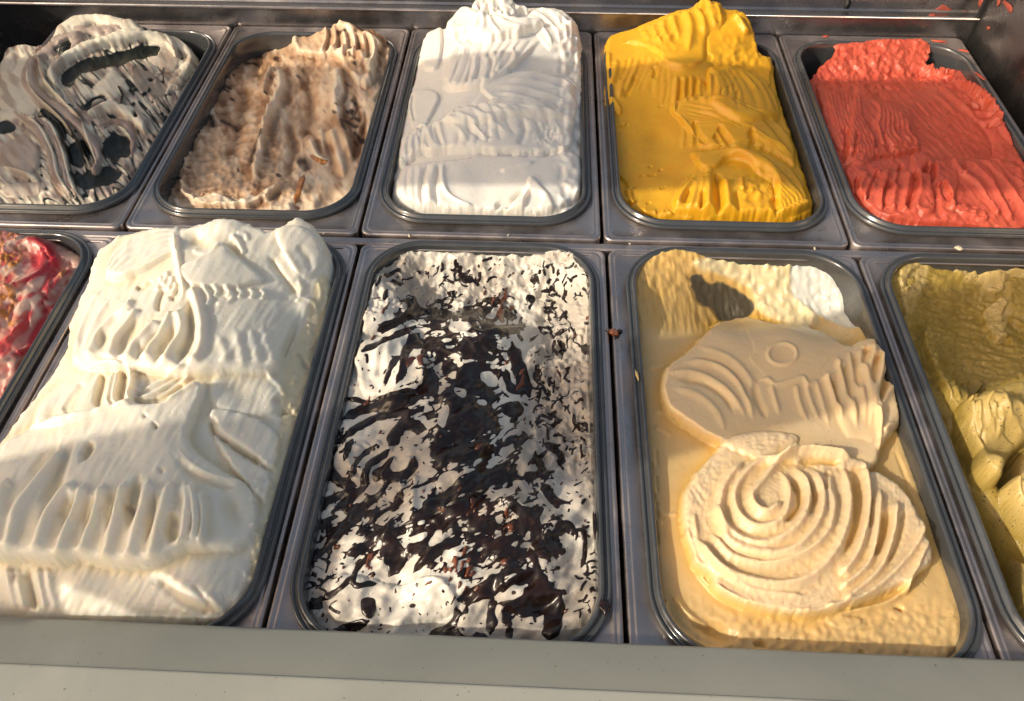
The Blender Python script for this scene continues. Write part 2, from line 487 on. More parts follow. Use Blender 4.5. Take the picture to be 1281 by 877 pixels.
# steel trays and pans --------------------------------------------------------
PANS = {'B1': (-.614, .211), 'B2': (-.370, .211), 'B3': (-.121, .211), 'B4': (.130, .211), 'B5': (.376, .211),
        'F1': (-.617, -.2155), 'F2': (-.362, -.2155), 'F3': (-.116, -.2155), 'F4': (.138, -.2155), 'F5': (.380, -.2155)}
SEAM = {'B': [-.744, -.4945, -.2465, .0035, .2535, .500], 'F': [-.744, -.4910, -.2420, .0070, .2545, .506]}
NAMES = {'B1': 'cookie-swirl', 'B2': 'tan chocolate-streaked', 'B3': 'back-row plain white', 'B4': 'mango-yellow', 'B5': 'red strawberry',
         'F1': 'pink and cream crumb-topped', 'F2': 'heaped cream-white', 'F3': 'chocolate-drizzled', 'F4': 'coffee-coloured swirl', 'F5': 'speckled pistachio'}
def tray(k):
    row = k[0]; i = int(k[1]) - 1
    x0, x1 = SEAM[row][i] + .0016, SEAM[row][i + 1] - .0016
    y0, y1 = (0.0, 0.4225) if row == 'B' else (-0.4350, -0.0140)
    cx, cy, hw, hl = (x0 + x1) / 2, (y0 + y1) / 2, (x1 - x0) / 2, (y1 - y0) / 2
    px_, py_ = PANS[k]; L = .1925 if row == 'B' else .2055
    R = []
    def o(ins, z, r=.010): R.append(rrect(cx, cy, hw - ins, hl - ins, r, z, 8))
    o(0.0006, -.045, .007); o(0.0002, -.012, .008); o(0, -.0006, .009); o(0.0004, .0006, .009); o(.0014, .0014, .009); o(.0028, .0013, .008)
    o(.0040, .0003, .008); o(.0048, .0001, .008); o(.0056, .0008, .008); o(.0066, .0008, .008); o(.0080, -.0004, .008)
    def h(g, z, r): R.append(rrect(px_, py_, .1060 + g, L - .0085 + g, r, z, 8))
    h(.0045, -.0002, .052); h(.0015, -.0006, .050); h(0, -.0020, .049); h(-.0006, -.03, .049)
    V, F = loft(R)
    t = mesh_obj('steel_tray', V, F, M_STEEL)
    pos = 'back row' if row == 'B' else 'front row'
    tag(t, 'brushed steel tray frame around the pan of %s gelato, %s' % (NAMES[k], pos), 'tray', 'steel trays holding the gelato pans')
    return t
def pan(k):
    cx, cy = PANS[k]; L = .1925 if k[0] == 'B' else .2055; w = .1145
    R = []
    def o(ins, z): R.append(rrect(cx, cy, w - ins, L - ins, .056 - ins, z, 12))
    o(.0022, -.0004); o(.0006, .0002); o(0, .0016); o(.0002, .0038); o(.0012, .0046); o(.0024, .0046); o(.0033, .0036); o(.0040, .0034); o(.0047, .0042)
    o(.0058, .0066); o(.0070, .0074); o(.0084, .0072); o(.0093, .0060); o(.0098, .0040); o(.0106, -.003); o(.0125, -.03); o(.016, -.085); o(.019, -.098); o(.026, -.103)
    V, F = loft(R, cap=True)
    p = mesh_obj('gelato_pan', V, F, M_PAN)
    pos = 'back row' if k[0] == 'B' else 'front row'
    tag(p, 'dark grey plastic pan holding the %s gelato, %s' % (NAMES[k], pos), 'pan', 'grey gelato pans')
    return p
for k in PANS: tray(k); pan(k)

def inner(k, z=0.0, grow=0.0):
    """Outline of the pan's inside at a height, as world mm points."""
    cx, cy = PANS[k]; L = .1925 if k[0] == 'B' else .2055; ins = .0098 - grow - z * 0.075
    return np.array([(p[0] * 1000, p[1] * 1000) for p in rrect(cx, cy, .1145 - ins, L - ins, .056 - ins, 0, 8)])

def gelato(k, label, mat, ctrl, relief=None, outline=None, res=1.0, edge=(10, 4), rag=1.0, skirt=(3.0, 5.0), rough=0.25, extra=None, seed=1, sheets=(), name='gelato', keys=(), lam=1e-3, post=None, amp=1.0, cut=True):
    """A heap of gelato: thin-plate body through surveyed heights, traced relief on top, rounded torn edge."""
    P = np.array([at(x, y, z / 1000.)[:2] * 1000 for x, y, z in ctrl]); Z = np.array([c[2] for c in ctrl], float)
    body = thin_plate(P, Z, lam)
    if outline is None: poly = inner(k, -.002, .0015)
    else:
        w = np.array([at(x, y, z / 1000.)[:2] * 1000 for x, y, z in outline]); poly = even(w, max(80, len(w) * 6), True)
    x0, y0 = poly.min(0) - 6; x1, y1 = poly.max(0) + 6
    gx = np.arange(x0, x1, res); gy = np.arange(y0, y1, res)
    X, Y = np.meshgrid(gx, gy)
    Z0 = body(X, Y)
    d = signed(X, Y, poly) + rag * (0.8 * fnoise(X.shape, 3 / res, seed=seed) + 0.5 * fnoise(X.shape, 1.2 / res, seed=seed + 1))
    w_, D = edge
    q = np.clip(1 - d / w_, 0, 1)
    Z0 = Z0 - D * (1 - np.sqrt(np.maximum(0, 1 - q * q))) - np.clip(-d, 0, 99) * skirt[0]
    px, py = proj(np.stack([X, Y, Z0], -1) / 1000.)
    Hh = np.zeros_like(X); samp = {}
    if relief is not None:
        Hh = amp * relief.sample(relief.H, px, py)
        # one correction step: look the relief up again at the raised surface
        px, py = proj(np.stack([X, Y, Z0 + 0.6 * Hh], -1) / 1000.)
        Hh = amp * relief.sample(relief.H, px, py)
        samp = {n: relief.sample(a, px, py) for n, a in relief.m.items()}
    Zt = Z0 + Hh * smooth(d, -1, 4)
    Zt = Zt + rough * (0.6 * fnoise(X.shape, 4 / res, seed=seed + 2) + 0.4 * fnoise(X.shape, 1.3 / res, seed=seed + 3))
    if post: Zt = post(X, Y, Zt, px, py, samp)
    keepv = d > -skirt[1]
    if 'bare' in samp:
        if cut: keepv = keepv & (samp['bare'] < 0)
        Zt = Zt - 2.5 * smooth(samp['bare'], -5, 0)
    ny, nx = X.shape
    idx = np.arange(nx * ny).reshape(ny, nx)
    quad = np.stack([idx[:-1, :-1], idx[:-1, 1:], idx[1:, 1:], idx[1:, :-1]], -1).reshape(-1, 4)
    kv = keepv.ravel()
    def emit(nm, Zs, qd, mt, parent, at_=None):
        used = np.unique(qd); remap = np.full(nx * ny, -1); remap[used] = np.arange(len(used))
        Vv = np.stack([X.ravel()[used], Y.ravel()[used], Zs.ravel()[used]], 1) / 1000.
        return mesh_obj(nm, Vv, remap[qd], mt, parent, attrs={n: a.ravel()[used] for n, a in (at_ or {}).items()})
    g = emit(name, Zt, quad[kv[quad].all(1)], mat, None, {n: samp[n] for n in keys if n in samp})
    tag(g, label, 'gelato')
    for (nm, key, thick, w, mt, lab) in sheets:
        mk = samp[key]
        Zs = Zt + np.where(mk > 0, thick * (1 - np.exp(-mk / w)), mk * thick / w) - 0.02
        ok = (mk > -2.5).ravel() & kv
        ob = emit(nm, Zs, quad[ok[quad].all(1)], mt, g)
        if lab: ob['label'] = lab
        if nm == 'caramelised_sauce': ob['kind'] = 'stuff'
    g['_h'] = 0; del g['_h']
    return g, (X, Y, Zt)
# ---------------------------------------------------------------- added boards, out of view, shaped to cast shade bands and sun patches
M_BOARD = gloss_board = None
m, nt, b = nodes('shade_board_laminate'); v = coord(nt)
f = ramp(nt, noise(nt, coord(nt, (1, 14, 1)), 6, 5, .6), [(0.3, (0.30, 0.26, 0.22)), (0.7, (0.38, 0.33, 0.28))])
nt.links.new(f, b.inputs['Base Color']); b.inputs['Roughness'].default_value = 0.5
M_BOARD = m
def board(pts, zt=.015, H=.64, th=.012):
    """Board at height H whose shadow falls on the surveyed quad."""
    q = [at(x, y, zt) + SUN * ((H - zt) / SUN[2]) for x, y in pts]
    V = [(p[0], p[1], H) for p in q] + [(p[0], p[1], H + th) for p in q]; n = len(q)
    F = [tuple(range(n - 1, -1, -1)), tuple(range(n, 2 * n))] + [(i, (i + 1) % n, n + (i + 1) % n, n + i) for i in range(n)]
    o = mesh_obj('shade_board', V, F, M_BOARD, None, flat=True)
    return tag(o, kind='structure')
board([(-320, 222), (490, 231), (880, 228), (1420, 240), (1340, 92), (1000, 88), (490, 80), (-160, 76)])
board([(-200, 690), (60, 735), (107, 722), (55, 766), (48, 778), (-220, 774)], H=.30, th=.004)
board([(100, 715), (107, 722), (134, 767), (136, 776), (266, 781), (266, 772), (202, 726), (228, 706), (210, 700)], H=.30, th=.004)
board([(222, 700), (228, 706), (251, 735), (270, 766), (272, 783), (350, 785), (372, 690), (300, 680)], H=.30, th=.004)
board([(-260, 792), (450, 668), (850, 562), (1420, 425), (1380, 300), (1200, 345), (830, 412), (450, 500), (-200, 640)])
def rnd(x, e):
    q = np.clip(x / e, 0, 1); return np.sqrt(np.clip(1 - (1 - q) ** 2, 0, 1))
def lobe(R, guides, lift, e=0.10, te=0.08, rise=1.2, ridges=0, amp=0, sharp=0.7, r0=0.1, r1=0.05, mode='add', ph=0.0, tilt=0.0, soft=0.7, wav=0.0):
    """Tongue of gelato pushed by the spatula along the guides: rises, rolls over at its end, fluted along its length."""
    def fn(s, t):
        al = np.clip(s * 12, 0, 1)
        ee = rnd(1 - s, e) * rnd(t, te) * rnd(1 - t, te)
        h = lift * (s ** rise) * ee + tilt * (t - .5) * ee
        if ridges:
            tt = t + wav * np.sin(s * 5 + t * 9)
            f = np.abs(np.sin(math.pi * (ridges * tt + ph))) ** sharp - 0.6
            h = h + amp * f * smooth(s, 0, max(r0, 1e-3)) * smooth(1 - s, 0, max(r1, 1e-3)) * smooth(t, 0, .04) * smooth(1 - t, 0, .04)
        if mode == 'over': return h, np.clip(ee * al * 1.5, 0, 1)
        return h
    return R.patch(guides, fn, mode=mode, soft=soft)
def sweep(R, start, end, lift, n=9, bow=0.0, **kw):
    """Tongue whose strokes run from the start curve to the end curve; bow = sideways sag of each stroke in px."""
    A, B = even(start, n), even(end, n); G = []
    for a, b in zip(A, B):
        d = b - a; nrm = np.array([-d[1], d[0]]) / (np.hypot(*d) + 1e-9)
        G.append([tuple(a), tuple(a + d * .33 + nrm * bow * .9), tuple(a + d * .66 + nrm * bow * .9), tuple(b)])
    return lobe(R, G, lift, **kw)
def drip(R, key, pts, w, w2=None, taper=0.15):
    """Signed-distance stroke (px, positive inside) of sauce."""
    if key not in R.m: R.m[key] = np.full(R.X.shape, -50.0)
    c = even(pts, max(8, len(pts) * 6)) if len(pts) > 1 else None
    k = R.win(pts, 3 * max(w, w2 or 0) + 8)
    X, Y = R.X[k], R.Y[k]
    if c is None: v = w - np.hypot(X - pts[0][0], Y - pts[0][1])
    else:
        d, t = seg_dist(X, Y, c, False)
        ww = w + ((w2 if w2 is not None else w) - w) * t
        ww = ww * (0.25 + 0.75 * smooth(t, 0, taper) * smooth(1 - t, 0, taper)) if taper else ww
        v = ww - d
    R.m[key][k] = np.maximum(R.m[key][k], v)
def puddle(R, key, x, y, rx, ry, ang=0):
    if key not in R.m: R.m[key] = np.full(R.X.shape, -50.0)
    k = R.win([(x, y)], max(rx, ry) * 1.6 + 8)
    X, Y = R.X[k] - x, R.Y[k] - y; c, n = math.cos(rad(ang)), math.sin(rad(ang))
    q = np.sqrt(((X * c + Y * n) / rx) ** 2 + ((-X * n + Y * c) / ry) ** 2)
    R.m[key][k] = np.maximum(R.m[key][k], (1 - q) * min(rx, ry))
def cutout(R, key, x, y, rx, ry, ang=0):
    k = R.win([(x, y)], max(rx, ry) * 2 + 8)
    X, Y = R.X[k] - x, R.Y[k] - y; c, n = math.cos(rad(ang)), math.sin(rad(ang))
    q = np.sqrt(((X * c + Y * n) / rx) ** 2 + ((-X * n + Y * c) / ry) ** 2)
    R.m[key][k] = np.minimum(R.m[key][k], (q - 1) * min(rx, ry))
def scale_pts(s, ox, oy, pts):
    return [(ox + x / s, oy + y / s) for x, y in pts]
# ================================================================ gelato materials
M_WHITE = gelato_mat('gelato_cream_white', (0.85, 0.80, 0.68), (0.86, 0.82, 0.73), radius=(1.0, 0.75, 0.4), scale=0.006, sss=0.7, tints=(('butter_and_glow', (0.78, 0.63, 0.34)),), grain=0.2)
M_MILK = gelato_mat('gelato_milk_white', (0.89, 0.845, 0.77), (0.90, 0.86, 0.79), radius=(1.0, 0.8, 0.6), scale=0.006, sss=0.7, grain=0.25)
M_MANGO = gelato_mat('gelato_mango', (0.78, 0.43, 0.020), (0.74, 0.37, 0.014), radius=(1.0, 0.45, 0.05), scale=0.005, sss=0.6, grain=0.25)
M_RED = gelato_mat('sorbet_strawberry', (0.60, 0.115, 0.065), (0.52, 0.082, 0.05), radius=(1.0, 0.2, 0.1), scale=0.004, sss=0.5, speck=((0.22, 0.03, 0.02), 0.06, 260), grain=0.4)
M_COFFEE = gelato_mat('gelato_coffee', (0.74, 0.52, 0.26), (0.70, 0.46, 0.21), radius=(1.0, 0.6, 0.25), scale=0.005, sss=0.6, tints=(('pale', (0.76, 0.58, 0.36)), ('amber', (0.58, 0.34, 0.10))), grain=0.25)
M_PIST = gelato_mat('gelato_pistachio', (0.40, 0.285, 0.065), (0.30, 0.21, 0.045), radius=(1.0, 0.8, 0.2), scale=0.004, sss=0.45, speck=((0.17, 0.12, 0.035), 0.14, 380), tints=(('pale', (0.56, 0.42, 0.17)),), grain=0.5)
M_STRAC = gelato_mat('gelato_stracciatella', (0.54, 0.475, 0.40), (0.46, 0.40, 0.34), radius=(1.0, 0.75, 0.5), scale=0.004, sss=0.5, speck=((0.06, 0.035, 0.025), 0.07, 170), tints=(('pale', (0.80, 0.75, 0.66)),), grain=0.45)
M_TAN = gelato_mat('gelato_tan', (0.62, 0.44, 0.27), (0.55, 0.36, 0.21), radius=(1.0, 0.6, 0.35), scale=0.004, sss=0.5, grain=0.4, tints=(('pale', (0.70, 0.55, 0.40)), ('brown', (0.30, 0.14, 0.065)), ('dark', (0.055, 0.025, 0.014))))
M_COOKIE = gelato_mat('gelato_cookie', (0.72, 0.62, 0.48), (0.60, 0.50, 0.39), radius=(1.0, 0.7, 0.5), scale=0.004, sss=0.45, grain=0.35, tints=(('pale', (0.88, 0.81, 0.65)), ('mauve', (0.38, 0.28, 0.25)), ('brownish', (0.33, 0.19, 0.12)), ('dark', (0.018, 0.020, 0.016))))
M_BERRY = gelato_mat('gelato_berry_cream', (0.68, 0.22, 0.19), (0.72, 0.38, 0.30), radius=(1.0, 0.5, 0.4), scale=0.004, sss=0.5, grain=0.35, tints=(('pale', (0.78, 0.58, 0.48)), ('berry', (0.55, 0.010, 0.030)), ('crumb', (0.50, 0.20, 0.03))))
def gloss(name, col, rough, coat=0.5, sss=0.0, var=None):
    m, nt, b = nodes(name); v = coord(nt)
    c = mix(nt, ramp(nt, noise(nt, v, 60, 4), [(0.4, (0, 0, 0)), (0.7, (1, 1, 1))]), col, var or tuple(x * 0.6 for x in col))
    nt.links.new(c, b.inputs['Base Color']); b.inputs['Roughness'].default_value = rough
    b.inputs['Coat Weight'].default_value = coat; b.inputs['Coat Roughness'].default_value = 0.15
    b.inputs['Subsurface Weight'].default_value = sss; b.inputs['Subsurface Scale'].default_value = 0.002
    bump(nt, b, noise(nt, v, 150, 5, 0.6), 0.25, 0.0012)
    return m
M_CHOC = gloss('chocolate_sauce', (0.012, 0.007, 0.006), 0.26, 0.0, var=(0.026, 0.010, 0.007))
# ---------------------------------------------------------------- heaped cream white (front row)
R = Relief(-120, 250, 440, 820)
# body swells
R.H += 0.7 * fnoise(R.X.shape, 22, seed=5) + .18 * fnoise(R.X.shape, 7, 2, -60, seed=6)
# second tier: big fluted tongue
lobe(R, [[(128,352),(105,395),(90,430),(92,458)], [(165,350),(140,400),(118,440),(112,466)], [(205,350),(185,400),(165,440),(160,465)],
         [(235,350),(240,400),(232,440),(225,472)], [(275,355),(280,400),(285,440),(285,468)], [(325,352),(330,400),(335,440),(338,470)], [(378,385),(372,405),(358,432),(350,466)]],
     9.5, e=.13, te=.03, rise=1.0)
for c in ([(163,371),(161,383),(149,396),(136,410),(124,424),(115,441),(113,457)], [(170,385),(169,394),(160,410),(149,425),(141,440),(136,457)],
          [(196,400),(192,409),(180,423),(167,441),(161,461)], [(209,388),(212,398),(204,417),(190,434),(184,458)],
          [(216,388),(226,398),(227,420),(214,442),(205,462)], [(238,354),(247,381),(253,412),(250,442),(236,462)]):
    R.ridge(c, 6.0, 4.6, (.10, .12), w2=8.5)
for c in ([(158,385),(146,400),(132,420),(125,445)], [(180,395),(168,412),(155,432),(149,455)], [(206,405),(194,423),(178,442),(173,460)],
          [(222,405),(212,428),(200,446),(195,462)], [(236,405),(238,425),(228,446),(222,462)], [(242,365),(238,390),(240,415),(243,430)]):
    R.ridge(c, 4.2, -4.0, (.35, .35))
for c in ([(120,372),(108,395),(100,420),(98,445)], [(140,372),(122,400),(110,425),(106,450)], [(128,362),(110,380),(98,410)]):
    R.ridge(c, 3.5, 1.6, (.2, .2)); 
R.ridge([(253,356),(262,372),(259,386)], 3, 2.6)
for i, x in enumerate((266, 281, 296, 311, 325)):
    R.ridge([(x, 357 + i), (x + 6, 364 + i), (x + 3, 373 + i)], 3.0, 2.2)
R.ridge([(285,363),(291,372),(284,379),(268,380)], 3, 2.0)
for c in ([(271,417),(282,441),(283,460)], [(292,408),(302,438),(305,460)], [(312,408),(321,438),(326,460)], [(328,408),(340,444),(346,464)]):
    R.ridge(c, 6.5, 1.9, (.35, .12))
# top: ear, spine, flat and craters
lobe(R, [[(224,286),(190,286),(155,302),(136,326),(133,350)], [(224,297),(200,305),(172,322),(150,340),(143,353)], [(223,312),(210,322),(195,332),(180,341),(158,351)]],
     7.5, e=.12, te=.10, rise=.45, ridges=6, amp=1.1, sharp=.8, wav=.02)
R.ridge([(217,290),(221,315),(226,345),(230,366),(223,382)], 4.0, 4.0, (.15, .3))
R.plate([(228,332),(246,322),(262,314),(276,303),(300,322),(330,350),(312,357),(285,361),(246,359),(232,352)], 3.6, 5, keep=.6)
R.blob(247, 300, 13, 12, -6.0, 20); R.ridge([(239,312),(254,316),(268,309),(277,301)], 3, 2.2)
R.blob(296, 312, 12, 9, -3.4, 45); R.ridge([(288,292),(297,302),(305,318)], 4, 3.6); R.ridge([(295,291),(307,293),(309,302)], 3, 1.8)
R.blob(283, 282, 14, 9, 3.0, -10)
R.ridge([(335,318),(350,340),(366,362),(376,372)], 4.5, -3.2); R.ridge([(352,312),(368,335),(376,352)], 5, 2.0); R.ridge([(372,308),(386,325),(390,342)], 5, -1.8)
R.plate([(345,290),(372,282),(396,296),(406,322),(396,345),(380,350),(362,330)], 3.2, 9)
for (x, y, a) in ((199,352,3), (207,346,3.4), (213,352,3.0), (219,360,3.2)):
    R.ridge([(x, y - 8), (x + 2, y), (x - 4, y + 13)], 3.0, a * .7)
for c in ([(192,352),(182,359),(170,362)], [(206,362),(200,378),(199,392)], [(224,352),(220,368),(213,378)]):
    R.ridge(c, 3.0, -3.0)
R.blob(383, 384, 11, 9, 4.0); R.ridge([(368,378),(380,374),(393,380),(397,392)], 3, 2.5)
for c in ([(398,352),(402,368),(396,385)], [(406,356),(410,372),(404,392)], [(372,350),(378,362),(372,372)]):
    R.ridge(c, 3, 1.6)
# third tier, tucked under on the left
lobe(R, [[(104,462),(75,480),(50,505),(38,540)], [(125,458),(105,480),(88,505),(75,535)], [(150,458),(140,480),(132,500),(128,520)], [(172,464),(176,480),(172,495),(165,510)]],
     5.5, e=.15, te=.06, rise=.35, ridges=5, amp=1.0)
R.ridge([(116,466),(126,459),(142,457),(158,462)], 3, 2.2)
for c, a in (([(143,465),(137,490),(135,510)], 2.8), ([(150,465),(145,486),(143,508)], 2.2), ([(163,463),(166,482),(160,502)], 3.6), ([(176,468),(178,480),(172,494)], 2.0)):
    R.ridge(c, 3.0, a)
for c, a in (([(132,468),(126,492),(122,512)], -4.2), ([(157,466),(153,488),(151,504)], -5.0), ([(108,480),(92,500),(80,518)], -1.6), ([(171,470),(172,490)], -2.0)):
    R.ridge(c, 3.8, a)
for c in ([(172,492),(202,477),(238,458)], [(160,503),(196,490),(226,471)], [(186,505),(206,494),(224,482),(243,466)], [(205,508),(222,496),(238,486),(254,478)]):
    R.ridge(c, 2.6, 3.0, (.3, .2))
R.ridge([(190,503),(212,492),(232,478)], 3, -3.0)
# fourth tier: wide smooth slab over the left half, ending in a fluted comb
E4 = [(0,556),(32,538),(72,521),(128,512),(162,502),(188,505),(222,492),(244,478),(258,486),(246,520),(238,552),(262,578),(306,604),(320,630),(322,668),(300,690),(262,690),(232,692),(196,712),(150,713),(106,703),(74,708),(40,704),(10,704),(-30,700),(-80,690),(-110,660),(-60,600)]
R.plate(E4, 7.0, 9, wob=.4, seed=3)
G = [[(20,560),(-20,600),(-45,650),(-60,700)], [(55,562),(30,600),(5,650),(-12,702)], [(90,556),(70,590),(45,640),(25,702)], [(118,556),(102,600),(82,650),(66,706)], [(145,570),(135,610),(118,660),(104,703)],
     [(180,585),(176,620),(160,670),(150,712)], [(214,590),(212,620),(202,670),(196,712)], [(236,600),(243,630),(240,665),(232,692)], [(256,615),(262,640),(262,668),(258,690)]]
lobe(R, G, 5.0, e=.10, te=.03, rise=1.0)
for c, w in (([(12,600),(4,632),(0,668),(-4,698)], 8), ([(80,558),(72,578),(56,597),(39,617),(26,642),(18,672),(14,701)], 8.5), ([(98,604),(74,631),(59,661),(48,698)], 8), ([(110,606),(97,640),(87,668),(77,704)], 7.5),
             ([(132,606),(120,652),(112,676),(105,700)], 7.5), ([(157,602),(147,650),(141,676),(135,708)], 8), ([(188,598),(180,640),(171,672),(163,709)], 8.5),
             ([(214,602),(206,640),(198,672),(192,708)], 8), ([(230,600),(236,632),(233,668),(228,692)], 6.5), ([(238,600),(246,636),(245,684)], 4), ([(250,612),(258,648),(255,688)], 5), ([(-20,600),(-36,650),(-48,690)], 8)):
    R.ridge(c, w, 5.0, (.14, .10))
for c, w, a in (([(77,554),(51,588),(29,625),(16,650)], 5, -4.5), ([(97,553),(82,580),(66,620),(46,662)], 6, -6.0), ([(120,552),(111,568),(101,584)], 4, -6.0), ([(101,616),(90,640),(78,668)], 5, -7), ([(125,614),(112,652),(104,676)], 4.5, -6.5),
                ([(148,606),(139,648),(132,672)], 4, -6), ([(178,592),(167,628),(160,668)], 5, -7), ([(196,610),(190,650),(182,690)], 3, -5), ([(221,640),(217,668),(214,688)], 5.5, -7), ([(166,634),(166,645)], 5, -4), ([(243,640),(240,676)], 3, -3)):
    R.ridge(c, w, a * .75, (.35, .4))
R.ridge([(222,560),(240,581),(270,598),(306,606)], 4, 2.0, (.4, .1)); R.ridge([(214,566),(236,592),(268,607),(300,614)], 5, -2.4, (.4, .2))
R.blob(292, 640, 22, 12, -5.0, 65)
R.ridge([(306,604),(318,622),(322,650),(326,700)], 3.5, 2.6)
for i in range(14):
    y = 604 + i * 11; R.blob(322 + 3 * math.sin(i * 2.1), y, 3, 2.2, 2.6, 20 * i)
# right flank: bowl, leaves, torn side
lobe(R, [[(268,468),(262,490),(268,512)], [(300,462),(302,490),(322,522)], [(336,466),(352,488),(358,512)]], 3.0, e=.2, te=.15, rise=.3)
R.ridge([(334,468),(350,482),(358,500)], 3.5, 3.0); R.blob(300, 490, 28, 16, -3.0, 20)
R.plate([(264,512),(300,517),(326,525),(348,545),(352,565),(340,588),(300,566),(270,543)], 4.0, 5, wob=.5)
R.plate([(268,545),(300,568),(336,590),(340,612),(332,632),(308,605),(286,580)], 5.0, 6, wob=.5)
R.ridge([(266,520),(270,541),(302,565),(336,588)], 5, -5.0, (.1, .2)); R.ridge([(345,496),(352,512),(356,524)], 5, -4)
for i in range(46):
    y = 400 + i * 7.2; x = 392 - (y - 400) * .235 + 5 * math.sin(i * 1.7)
    R.blob(x - 10 * (.5 + .5 * math.sin(i * 2.3)), y, 3.5, 2.4, 1.8 * math.sin(i * 1.3) + .6, 30 * i)
for c in ([(372,440),(382,455),(388,463)], [(372,400),(364,425),(352,450)], [(352,520),(362,516),(372,524)]):
    R.ridge(c, 3, -2.2)
# front skirt under the comb
for x, a in ((8, 3), (20, 3.5), (34, -4), (46, 3), (58, 2)):
    R.ridge([(x, 708), (x + 4, 735), (x + 12, 765)], 5, a)
R.blob(22, 718, 8, 10, -5); R.blob(96, 735, 28, 14, 3.5, -15); R.blob(225, 735, 30, 12, 3.5, 30); R.ridge([(196,722),(232,752),(268,768)], 7, -4)
R.ridge([(255,740),(275,760),(285,772)], 4, 2.5); R.ridge([(240,730),(262,756),(272,770)], 3, -2)
for x, y in ((196,536),(203,591),(183,523),(196,536)): R.blob(x, y, 2.2, 2.6, -2.0)
bt = R.mask('butter_and_glow')
bt += np.clip(-blur(R.H - blur(R.H, 9), 1.5) / 5.0, 0, .55)  # yellow in the grooves stands in for bounced light
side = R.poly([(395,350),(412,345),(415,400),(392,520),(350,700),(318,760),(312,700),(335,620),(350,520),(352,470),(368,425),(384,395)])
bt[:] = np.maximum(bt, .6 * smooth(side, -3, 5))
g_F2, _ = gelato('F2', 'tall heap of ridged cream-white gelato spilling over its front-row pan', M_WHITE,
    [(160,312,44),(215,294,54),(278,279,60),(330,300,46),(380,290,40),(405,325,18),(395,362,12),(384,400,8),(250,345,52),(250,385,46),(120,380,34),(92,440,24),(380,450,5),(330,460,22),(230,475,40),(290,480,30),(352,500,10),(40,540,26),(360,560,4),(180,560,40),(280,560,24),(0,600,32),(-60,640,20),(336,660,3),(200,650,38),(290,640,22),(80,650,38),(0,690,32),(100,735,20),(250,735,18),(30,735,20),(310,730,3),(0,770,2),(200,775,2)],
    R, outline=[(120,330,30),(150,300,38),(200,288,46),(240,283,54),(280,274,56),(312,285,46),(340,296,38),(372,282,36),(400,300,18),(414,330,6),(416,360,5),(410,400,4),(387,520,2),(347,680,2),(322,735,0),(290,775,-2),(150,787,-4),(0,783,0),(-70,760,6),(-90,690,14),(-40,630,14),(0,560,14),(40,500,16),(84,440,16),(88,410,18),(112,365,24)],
    amp=1.2, res=.85, edge=(9, 9), rag=.8, rough=.10, keys=('butter_and_glow',), skirt=(3.2, 7))
# ---------------------------------------------------------------- coffee coloured gelato with the big swirl
C = lambda *p: scale_pts(2.507, 770, 290, p)
D = lambda *p: scale_pts(2.507, 770, 540, p)
R = Relief(760, 290, 1260, 850)
R.H += .35 * fnoise(R.X.shape, 14, seed=8)
# scraped texture of the flat gelato
fl = smooth(R.Y, 720, 790); R.H += fl * .35 * fnoise(R.X.shape, 2.6, seed=9)
R.H += smooth(420 - R.Y, -10, 20) * (.35 * fnoise(R.X.shape, 5, 1.5, 80, seed=10))
for c in (C((100,430),(140,425),(160,410)), C((110,560),(200,575),(250,600)), C((120,610),(180,640)), D((100,230),(160,260),(200,255)), D((110,280),(150,290))):
    R.ridge(c, 3, 1.2)
for x in (1126, 1146, 1160):
    R.ridge([(x - 8, 560), (x + 10, 610), (x + 28, 690)], 2, -1.4)
for i in range(5): R.ridge([(812, 576 + i * 34), (819, 580 + i * 34)], 2.2, 1.6, (0, 0)); R.ridge([(821, 560 + i * 33), (823, 585 + i * 33)], 1.6, -1.2)
# upper slab
U = [(828,470),(838,455),(858,440),(876,422),(890,408),(908,399),(925,394),(945,399),(968,403),(993,406),(1014,410),(1034,418),(1058,432),(1080,424),(1101,424),(1113,434),(1121,452),(1129,470),(1133,490),(1131,515),(1119,540),(1103,560),(1094,585),(1060,592),(960,582),(902,562),(874,549),(850,532),(832,516),(825,495)]
R.plate(U, 12.0, 8, wob=.5, seed=2, keep=0)
for c, a in ((C((150,452),(250,458),(330,500),(385,560),(405,600)), 2.4), (C((200,420),(300,425),(370,470),(410,540),(430,610)), 2.6), (C((250,372),(340,400),(400,450),(440,520)), 1.4), (C((170,500),(250,520),(310,570),(340,640)), 1.4)):
    R.ridge(c, 4.5, a, (.2, .2))
for c in (C((180,470),(270,485),(340,530),(370,590)), C((240,400),(330,425),(390,480),(425,560)), C((425,480),(440,540),(470,600))):
    R.ridge(c, 3.5, -1.9, (.2, .2))
R.plate([(925,397),(969,410),(1000,418),(1061,432),(1049,444),(1029,461),(1025,477),(993,482),(962,480),(946,466),(936,453),(942,444),(933,420)], 1.6, 4, wob=.4)
R.ridge([(958.6 + 0, 448)] + [(976.6 + 18 * math.cos(a), 448 + 13 * math.sin(a)) for a in np.linspace(math.pi, 3 * math.pi, 14)], 2.2, 1.5, (0, 0))
R.blob(976.6, 448, 12, 8, -.8)
R.ridge(C((440,480),(470,475),(500,490),(540,482),(580,470),(600,490),(640,470)), 3, 1.8)
for c in (C((482,490),(495,540),(510,590)), C((560,490),(575,560),(600,610)), C((590,480),(605,540),(635,610)), C((622,478),(640,540),(665,625))):
    R.ridge(c, 3.2, 1.6, (.1, .3))
